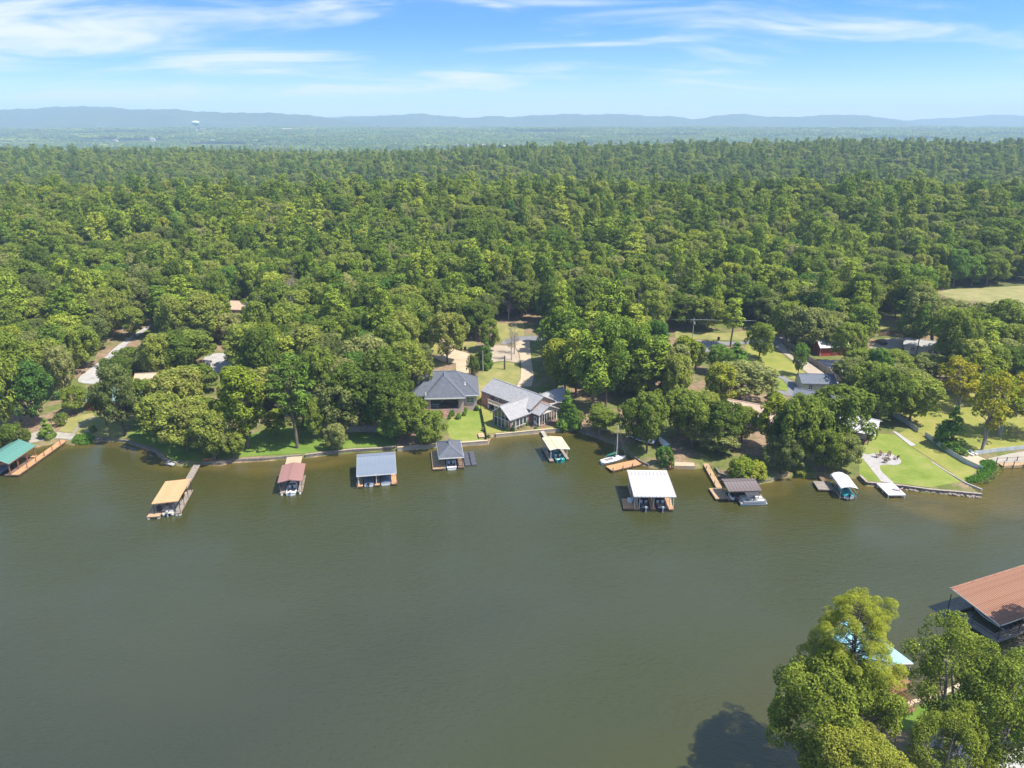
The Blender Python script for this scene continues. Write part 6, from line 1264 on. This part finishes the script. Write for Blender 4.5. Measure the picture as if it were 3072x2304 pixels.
def panel_fence(name, label, pts, h, mat, post='wood_brown', sp=2.4, boards=0, th=.05):
    f = thing(name, label, 'fence', (pts[0][0], pts[0][1], 0)); ox, oy = pts[0][:2]
    for a, b in zip(pts[:-1], pts[1:]):
        L = math.hypot(b[0]-a[0], b[1]-a[1]); n = max(1, round(L/sp))
        for i in range(n):
            p = [a[0]+(b[0]-a[0])*i/n, a[1]+(b[1]-a[1])*i/n]; q = [a[0]+(b[0]-a[0])*(i+1)/n, a[1]+(b[1]-a[1])*(i+1)/n]; z0, z1 = hh(*p), hh(*q)
            box(p[0]-ox-.05, p[0]-ox+.05, p[1]-oy-.05, p[1]-oy+.05, z0-.3, z0+h+.08).build('post', M[post], f)
            if boards:
                for j in range(boards):
                    s, e = (j+.04)/boards, (j+.96)/boards; A_ = [p[0]+(q[0]-p[0])*s-ox, p[1]+(q[1]-p[1])*s-oy, z0+(z1-z0)*s]; B_ = [p[0]+(q[0]-p[0])*e-ox, p[1]+(q[1]-p[1])*e-oy, z0+(z1-z0)*e]
                    dz = random.uniform(-.03, .03); MB().add([(*A_[:2],A_[2]+.05),(*B_[:2],B_[2]+.05),(*B_[:2],B_[2]+h+dz),(*A_[:2],A_[2]+h+dz)]+[(A_[0]+.03,A_[1]+.03,A_[2]+.05),(B_[0]+.03,B_[1]+.03,B_[2]+.05),(B_[0]+.03,B_[1]+.03,B_[2]+h+dz),(A_[0]+.03,A_[1]+.03,A_[2]+h+dz)], [(0,1,2,3),(7,6,5,4),(0,4,5,1),(1,5,6,2),(2,6,7,3),(3,7,4,0)]).build('board', M[mat], f)
            else: MB().bar((p[0]-ox,p[1]-oy,z0+h/2+.05), (q[0]-ox,q[1]-oy,z1+h/2+.05), th, h).build('panel', M[mat], f)
    return f
G = lambda k, *ps: [tg(k, u, v)[:2] for u, v in ps]
panel_fence('metal_fence', 'pale metal panel fence from the brown wood down to the bend', G(5,(968,468),(1090,545),(1205,628)), 1.3, 'fence_pale', 'alu')
panel_fence('metal_fence', 'long pale metal fence beside the fire ring lawn', G(5,(1272,660),(1500,830),(1660,925),(1808,1000)), 1.2, 'fence_pale', 'alu')
panel_fence('metal_fence', 'pale low fence above the boat ramp on the right', G(5,(1742,838),(1960,808),(2212,782),(2500,755)), 1.0, 'fence_pale', 'alu')
panel_fence('plank_fence', 'dark plank fence at the top of the pale metal fence', G(5,(895,395),(960,462)), 1.7, 'wood_brown', 'wood_brown', 2.4, 8)
panel_fence('plank_fence', 'weathered plank fence along the gravel lane by the red barn', G(6,(1415,560),(1500,620),(1655,735),(1780,815),(1930,925),(2090,1000)), 1.8, 'wood_grey', 'wood_brown', 2.4, 5)
panel_fence('rail_fence', 'dark rail fence below the dry grass paddock', G(10,(775,690),(870,680),(975,660)), 1.6, 'wood_brown', 'wood_brown', 2.2, 3)
panel_fence('chain_fence', 'black chain link fence between the two brick house lawns', G(9,(915,690),(1008,1172)), 1.1, 'black_metal', 'black_metal', 2.2)
def pole(label, k, u, v, vt, arm=True, mat='pole_wood', r=.14, name='utility_pole', cat='utility pole'):
    x, y, z = tg(k, u, v); H = up_at(x, y, k, vt)-z; p = thing(name, label, cat, (x, y, z)); MB().rod((0,0,-.5),(0,0,H),r,r*.75,8).build('shaft', M[mat], p)
    if arm: MB().bar((-1.1,0,H-.6),(1.1,0,H-.6),.1,.12).build('crossarm', M[mat], p); MB().rod((.3,0,H-2.2),(.3,0,H-1.4),.22,.22,10).build('transformer', M['motor_grey'], p)
    return p
pole('bare wooden pole on the back lawn between the two brick houses', 3, 945, 527, 320, False); pole('utility pole with crossarm beside the asphalt road junction', 6, 555, 570, 330); pole('wooden pole by the plank fence', 6, 2035, 960, 860, False, r=.1)
pole('cut tree trunk standing on the back lawn', 3, 1150, 502, 370, False, 'bark', .3, 'tree_snag', 'tree trunk'); pole('white mast at the sea wall corner of the grey roofed house', 9, 2140, 880, 745, False, 'trim_white', .05, 'flag_mast', 'mast')
pw = thing('power_line', 'thin overhead wires crossing above the asphalt road', 'wire', (0,0,0)); x, y, z = tg(6,555,570); Hp = up_at(x,y,6,330)
pw.location = (x, y, 0)
for s in (-.9,.9): MB().rod((s,0,Hp-.5),(s-22,1.5,Hp-.9),.018,.018,5).rod((s,0,Hp-.5),(s+20,-.8,Hp-.7),.018,.018,5).build('wire', M['alu'], pw)
# clipped shrubs round the brick houses
SHR = [('yew',9,1150,925,830,60,'conical shrub left of the glazed gable'),('yew',9,1328,1015,915,66,'conical shrub left of the brick corner pier'),('yew',9,1405,1032,918,70,'conical shrub right of the brick corner pier'),('yew',9,1610,935,845,54,'conical shrub beside the sunroom steps'),
       ('shrub',9,955,575,480,75,'dark shrub at the rear left corner of the grey roofed house'),('shrub',9,1010,610,548,70,'low shrub beside the balcony of the grey roofed house'),('shrub',9,855,712,632,80,'round shrub at the right corner of the slate roofed house'),('shrub',9,690,735,650,80,'shrub below the right brick wall of the slate roofed house'),('shrub',9,665,790,715,70,'dark ball shrub in front of the porch pier'),
       ('fresh_shrub',9,480,790,690,100,'leafy yellow green shrub right of the brick steps'),('fresh_shrub',9,580,840,745,90,'leafy shrub in the bed in front of the screened porch'),('shrub',9,445,838,770,60,'small shrub at the foot of the brick steps'),('fresh_shrub',9,955,1020,960,60,'small plant by the black fence'),('fresh_shrub',9,1040,1120,1070,60,'leafy clump at the end of the black fence'),('shrub',9,2090,980,840,110,'broad shrub at the right end of the grey roofed house')]
for k_, f, u, v_, t, w, lb_ in SHR:
    x, y, z = tg(f,u,v_); dep = project(x,y,z)[2]; put_tree(k_, x, y, z, max(.6, up_at(x,y,f,t)-z), w/FR[f][2]/FPX*dep, lb_, 'shrub', 'shrubs round the brick houses')
bedpts = [(1195+i*42,930+i*30) for i in range(3)]+[(1480+i*40,985-i*18) for i in range(3)]+[(1740+i*52,985-i*30) for i in range(7)]
for i, (u, v_) in enumerate(bedpts):
    x, y, z = tg(9,u,v_); put_tree('shrub', x, y, z, .7, 1.0, 'low round bedding shrub along the foot of the grey roofed house', 'shrub', 'bedding shrubs of the grey roofed house')
def bed(k, pts): sheet('planting_bed', k, pts, 'wood_brown', .085, 1, False, False)
bed(9, [(1130,900),(1190,900),(1360,1020),(1590,940),(1600,975),(1360,1060),(1240,1000),(1140,935)]); bed(9, [(1700,975),(1760,945),(2060,850),(2110,880),(2080,930),(1760,1000)]); bed(9, [(925,560),(1060,640),(1075,690),(1000,640),(930,590)])
# water plants
def reeds(name, label, k, pts, n, h, mat, s):
    P_ = []; rng = np.random.default_rng(3); poly = np.array(gps(k, pts)); lo, hi = poly.min(0), poly.max(0)
    q = lo+(hi-lo)*rng.random((n*3, 2)); q = q[inside(q, poly)][:n]; zb_ = np.maximum(heights(q), 0); c3 = np.stack([q[:,0], q[:,1], zb_+h*(.3+.7*rng.random(len(q)))], 1); d = rdir(len(q), rng); d[:,2] = .6*np.abs(d[:,2])+.2
    V = leaves(c3, d, s*(.6+.8*rng.random(len(q))), .35, rng); return tag(link(bpy.data.objects.new(name, mesh_np(name, V, np.arange(len(V)), 4, [M[mat]]))), label, 'water plants', kind='stuff')
reeds('water_plants', 'bright green water plants beside the fire ring lawn', 5, [(1640,1095),(1760,1040),(1800,960),(1790,930),(1900,925),(1950,960),(1900,1040),(1830,1090),(1700,1110)], 5200, .5, 'leaf_reed', .30)
reeds('water_plants', 'grey green reeds at the outer edge of the water plants', 5, [(1900,1040),(1950,955),(2020,970),(1960,1050),(1880,1110),(1760,1120),(1830,1092)], 1500, .5, 'leaf_grey', .25)
reeds('water_plants', 'green water plants at the end of the stepping stone path', 1, [(685,740),(720,690),(840,670),(905,700),(880,735),(780,745)], 1800, .5, 'leaf_reed', .26)
# stepping stones
for i in range(13):
    t = i/12; u = 880-190*t-30*math.sin(t*3); v_ = 480+170*t; x, y, z = tg(1,u,v_); o = MB().prism([(.42*math.cos(a+.3*i)*random.uniform(.75,1.1), .36*math.sin(a+.3*i)*random.uniform(.75,1.1)) for a in np.arange(0,6.28,.9)], -.1, .1).build('stepping_stone', M['stone']); o.location = (x, y, z+.04); o.scale = (1.3,1.3,1)
    tag(o, ['top end of the stepping stone path at the trees','beach end of the stepping stone path'][i > 6] if i in (0,12) else 'flat pale stepping stone in the path across the dry lawn', 'stone', 'stepping stones across the dry lawn')
# fire ring and chairs
x, y, z = tg(5,910,878); fr = thing('fire_ring', 'round stone fire ring on the paved circle', 'fire ring', (x,y,z+.09))
for i in range(10): a = i*.628; inst('ring_stone', stone_me[i % 3], fr, (.72*math.cos(a), .72*math.sin(a), .15), a, (.8,.8,.9))
MB().rod((0,0,0),(0,0,.12),.5,.5,12).build('ash_bed', M['dark'], fr)
def adirondack(label, px_, py_, pz_, rz_):
    c = thing('garden_chair', label, 'chair', (px_,py_,pz_), rz_, 'chairs round the fire ring')
    for i in range(5): MB().bar((-.26+.13*i,.22,.32),(-.30+.15*i,.62,1.05),.11,.03).build('back_slat', M['wood_brown'], c)
    for i in range(4): box(-.3,.3,-.32+.14*i,-.21+.14*i,.36-.02*i,.39-.02*i).build('seat_slat', M['wood_brown'], c)
    for s in (-.36,.36): box(s-.07,s+.07,-.4,.35,.58,.61).build('armrest', M['wood_brown'], c); box(s-.03,s+.03,-.36,-.28,0,.58).build('leg', M['wood_brown'], c); box(s-.03,s+.03,.25,.33,0,.58).build('leg', M['wood_brown'], c)
for i, (u, v_, lb_) in enumerate(((868,850,'chair at the rear left of the fire ring'),(928,850,'chair at the rear of the fire ring'),(968,880,'chair at the right of the fire ring'),(900,903,'chair at the front of the fire ring'),(850,868,'chair at the left of the fire ring'))):
    px_, py_, pz_ = tg(5,u,v_); dx, dy = px_-x, py_-y; L = math.hypot(dx,dy); px_, py_ = x+dx/L*2.0, y+dy/L*2.0; adirondack('dark wooden '+lb_, px_, py_, hh(px_,py_)+.09, math.atan2(dy,dx)-math.pi/2)
# loungers on the sand, bins, mailboxes, bench, canoe, playground bits
for i, (u, v_) in enumerate(((1700,838),(1735,832))):
    px_, py_, pz_ = tg(5,u,v_); c = thing('sun_lounger', ['left','right'][i]+' hand white lounger on the tan pad by the boat ramp', 'lounger', (px_,py_,pz_+.1), R(25), 'white loungers by the boat ramp'); box(-.3,.3,-.9,.4,.25,.33).build('seat', M['white_paint'], c); MB().bar((0,.4,.3),(0,1.0,.75),.6,.06).build('backrest', M['white_paint'], c)
    for a in (-.25,.2):
        for b in (-.8,.3): box(a,a+.05,b,b+.05,0,.25).build('leg', M['white_paint'], c)
def bin_(label, k, u, v_):
    px_, py_, pz_ = tg(k,u,v_); c = thing('trash_bin', label, 'bin', (px_,py_,pz_+.07), random.random()); MB().loft([[(a*s,b*s,q) for a, b in ((-.3,-.35),(.3,-.35),(.3,.35),(-.3,.35))] for q, s in ((.05,.85),(1.0,1.05))]).build('body', M['motor_black'], c); box(-.35,.35,-.4,.4,1.0,1.1).build('lid', M['dark'], c)
    for s in (-.3,.25): MB().rod((s,.33,.12),(s+.06,.33,.12),.12,.12,10).build('wheel', M['dark'], c)
bin_('left black wheeled bin by the curved driveway', 3, 738, 322); bin_('right black wheeled bin by the curved driveway', 3, 775, 318); bin_('black wheeled bin beyond the asphalt road', 6, 808, 540)
for i, (u, v_) in enumerate(((738,590),(760,578))):
    px_, py_, pz_ = tg(6,u,v_); c = thing('mailbox', ['left','right'][i]+' mailbox on a post at the asphalt road', 'mailbox', (px_,py_,pz_), 0, 'mailboxes at the road'); box(-.06,.06,-.06,.06,-.2,1.1).build('post', M['wood_brown'], c); box(-.15,.15,-.3,.3,1.1,1.4).build('box', M['motor_black'], c, bevel=.05)
px_, py_, pz_ = tg(9,925,1110); bn = thing('bench', 'pale wooden bench box at the end of the black fence', 'bench', (px_,py_,pz_+.05), R(8)); box(-.7,.7,-1.2,1.2,0,.45).build('box', M['wood_tan'], bn, bevel=.02); box(-.75,.75,-1.25,1.25,.45,.52).build('lid', M['wood_tan'], bn)
px_, py_, pz_ = tg(1,835,628); gb = thing('garden_bench', 'small pale stone bench on the dry lawn', 'bench', (px_,py_,pz_+.04), R(5)); box(-.6,.6,-.2,.2,.36,.46).build('seat', M['concrete_pale'], gb); [box(s-.1,s+.1,-.16,.16,0,.36).build('leg', M['concrete_pale'], gb) for s in (-.4,.4)]
px_, py_, pz_ = tg(1,1985,880); kk = thing('kayak', 'orange kayak lying at the shore by the grey gangway', 'kayak', (px_,py_,pz_+.25), R(-60)); MB().loft([[(w*a,yy_,.22*b+.1*abs(yy_)**2*.12) for a, b in ((-1,.2),(-.6,-.8),(.6,-.8),(1,.2),(.5,.6),(-.5,.6))] for yy_, w in ((-1.5,.05),(-.9,.3),(0,.38),(.9,.3),(1.5,.05))]).build('hull', M['orange_plastic'], kk, True); box(-.22,.22,-.4,.4,.08,.15).build('cockpit', M['dark'], kk)
for i, (u, v_, lb_, mt) in enumerate(((755,590,'green and white covered boat stored under the oak behind the sailboat','hull_teal'),(560,560,'dark covered boat on a trailer under the oak behind the sailboat','hull_dark'))):
    px_, py_, pz_ = tg(4,u,v_); runabout(lb_, (px_,py_,pz_+.45), R([15,60][i]), [4.2,6.5][i], [1.7,2.3][i], mt, 'gelcoat', ['vinyl_white','cover_blue'][i], None, 'boats stored ashore')
px_, py_, pz_ = tg(4,270,410); tb = thing('picnic_table', 'brown wooden picnic table on the bare ground behind the sailboat', 'picnic table', (px_,py_+1,pz_), R(20)); planks(-.9,.9,-.38,.38,.76,'x',.15).build('table_top', M['wood_brown'], tb)
for s in (-.75,.75): planks(-.9,.9,s-.14,s+.14,.46,'x',.14).build('bench_seat', M['wood_brown'], tb)
for s in (-.7,.7): MB().bar((s,-.7,0),(s,.25,.74),.07).bar((s,.7,0),(s,-.25,.74),.07).bar((s,-.85,.4),(s,.85,.4),.07).build('trestle', M['wood_brown'], tb)
# stone terrace wall under the trees behind the grey metal dock, and brown garden steps
wall_run('terrace_wall', 'low brown stone terrace wall at the back of the green shore lawn', 'wall', G(2,(1390,625),(1560,612),(1740,625)), .9, 2.6, .5, 'stone')
px_, py_, pz_ = tg(4,835,765); gs_ = thing('garden_steps', 'wooden steps down to the shore right of the small green tree', 'steps', (px_,py_,pz_-.3), R(3))
for i in range(5): box(-.9,.9,-1.2+.5*i,-.7+.5*i,-.2,.1+.14*i).build('step', M['wood_new'], gs_)
px_, py_, pz_ = tg(4,950,770); o = MB().prism([(-2.4,-.9),(2.3,-1.1),(2.6,.7),(-1.8,1.2)], -.8, .12).build('concrete_pad', M['concrete_tan']); o.location = (px_,py_,pz_+.03); tag(o, kind='structure')
# ------------------------------------------------------------------ haze
hz = bpy.data.materials.new('haze_air'); hz.use_nodes = True; nt = hz.node_tree; nt.nodes.clear()
o_ = nt.nodes.new('ShaderNodeOutputMaterial'); pv = nt.nodes.new('ShaderNodeVolumePrincipled')
pv.inputs['Color'].default_value = (.52, .71, .92, 1); pv.inputs['Density'].default_value = 1.55e-4; pv.inputs['Anisotropy'].default_value = 0.0
nt.links.new(pv.outputs[0], o_.inputs['Volume'])
haze = MB().box(-11000, 11000, -700, 9900, -70, 290).build('haze', hz); tag(haze, kind='stuff')
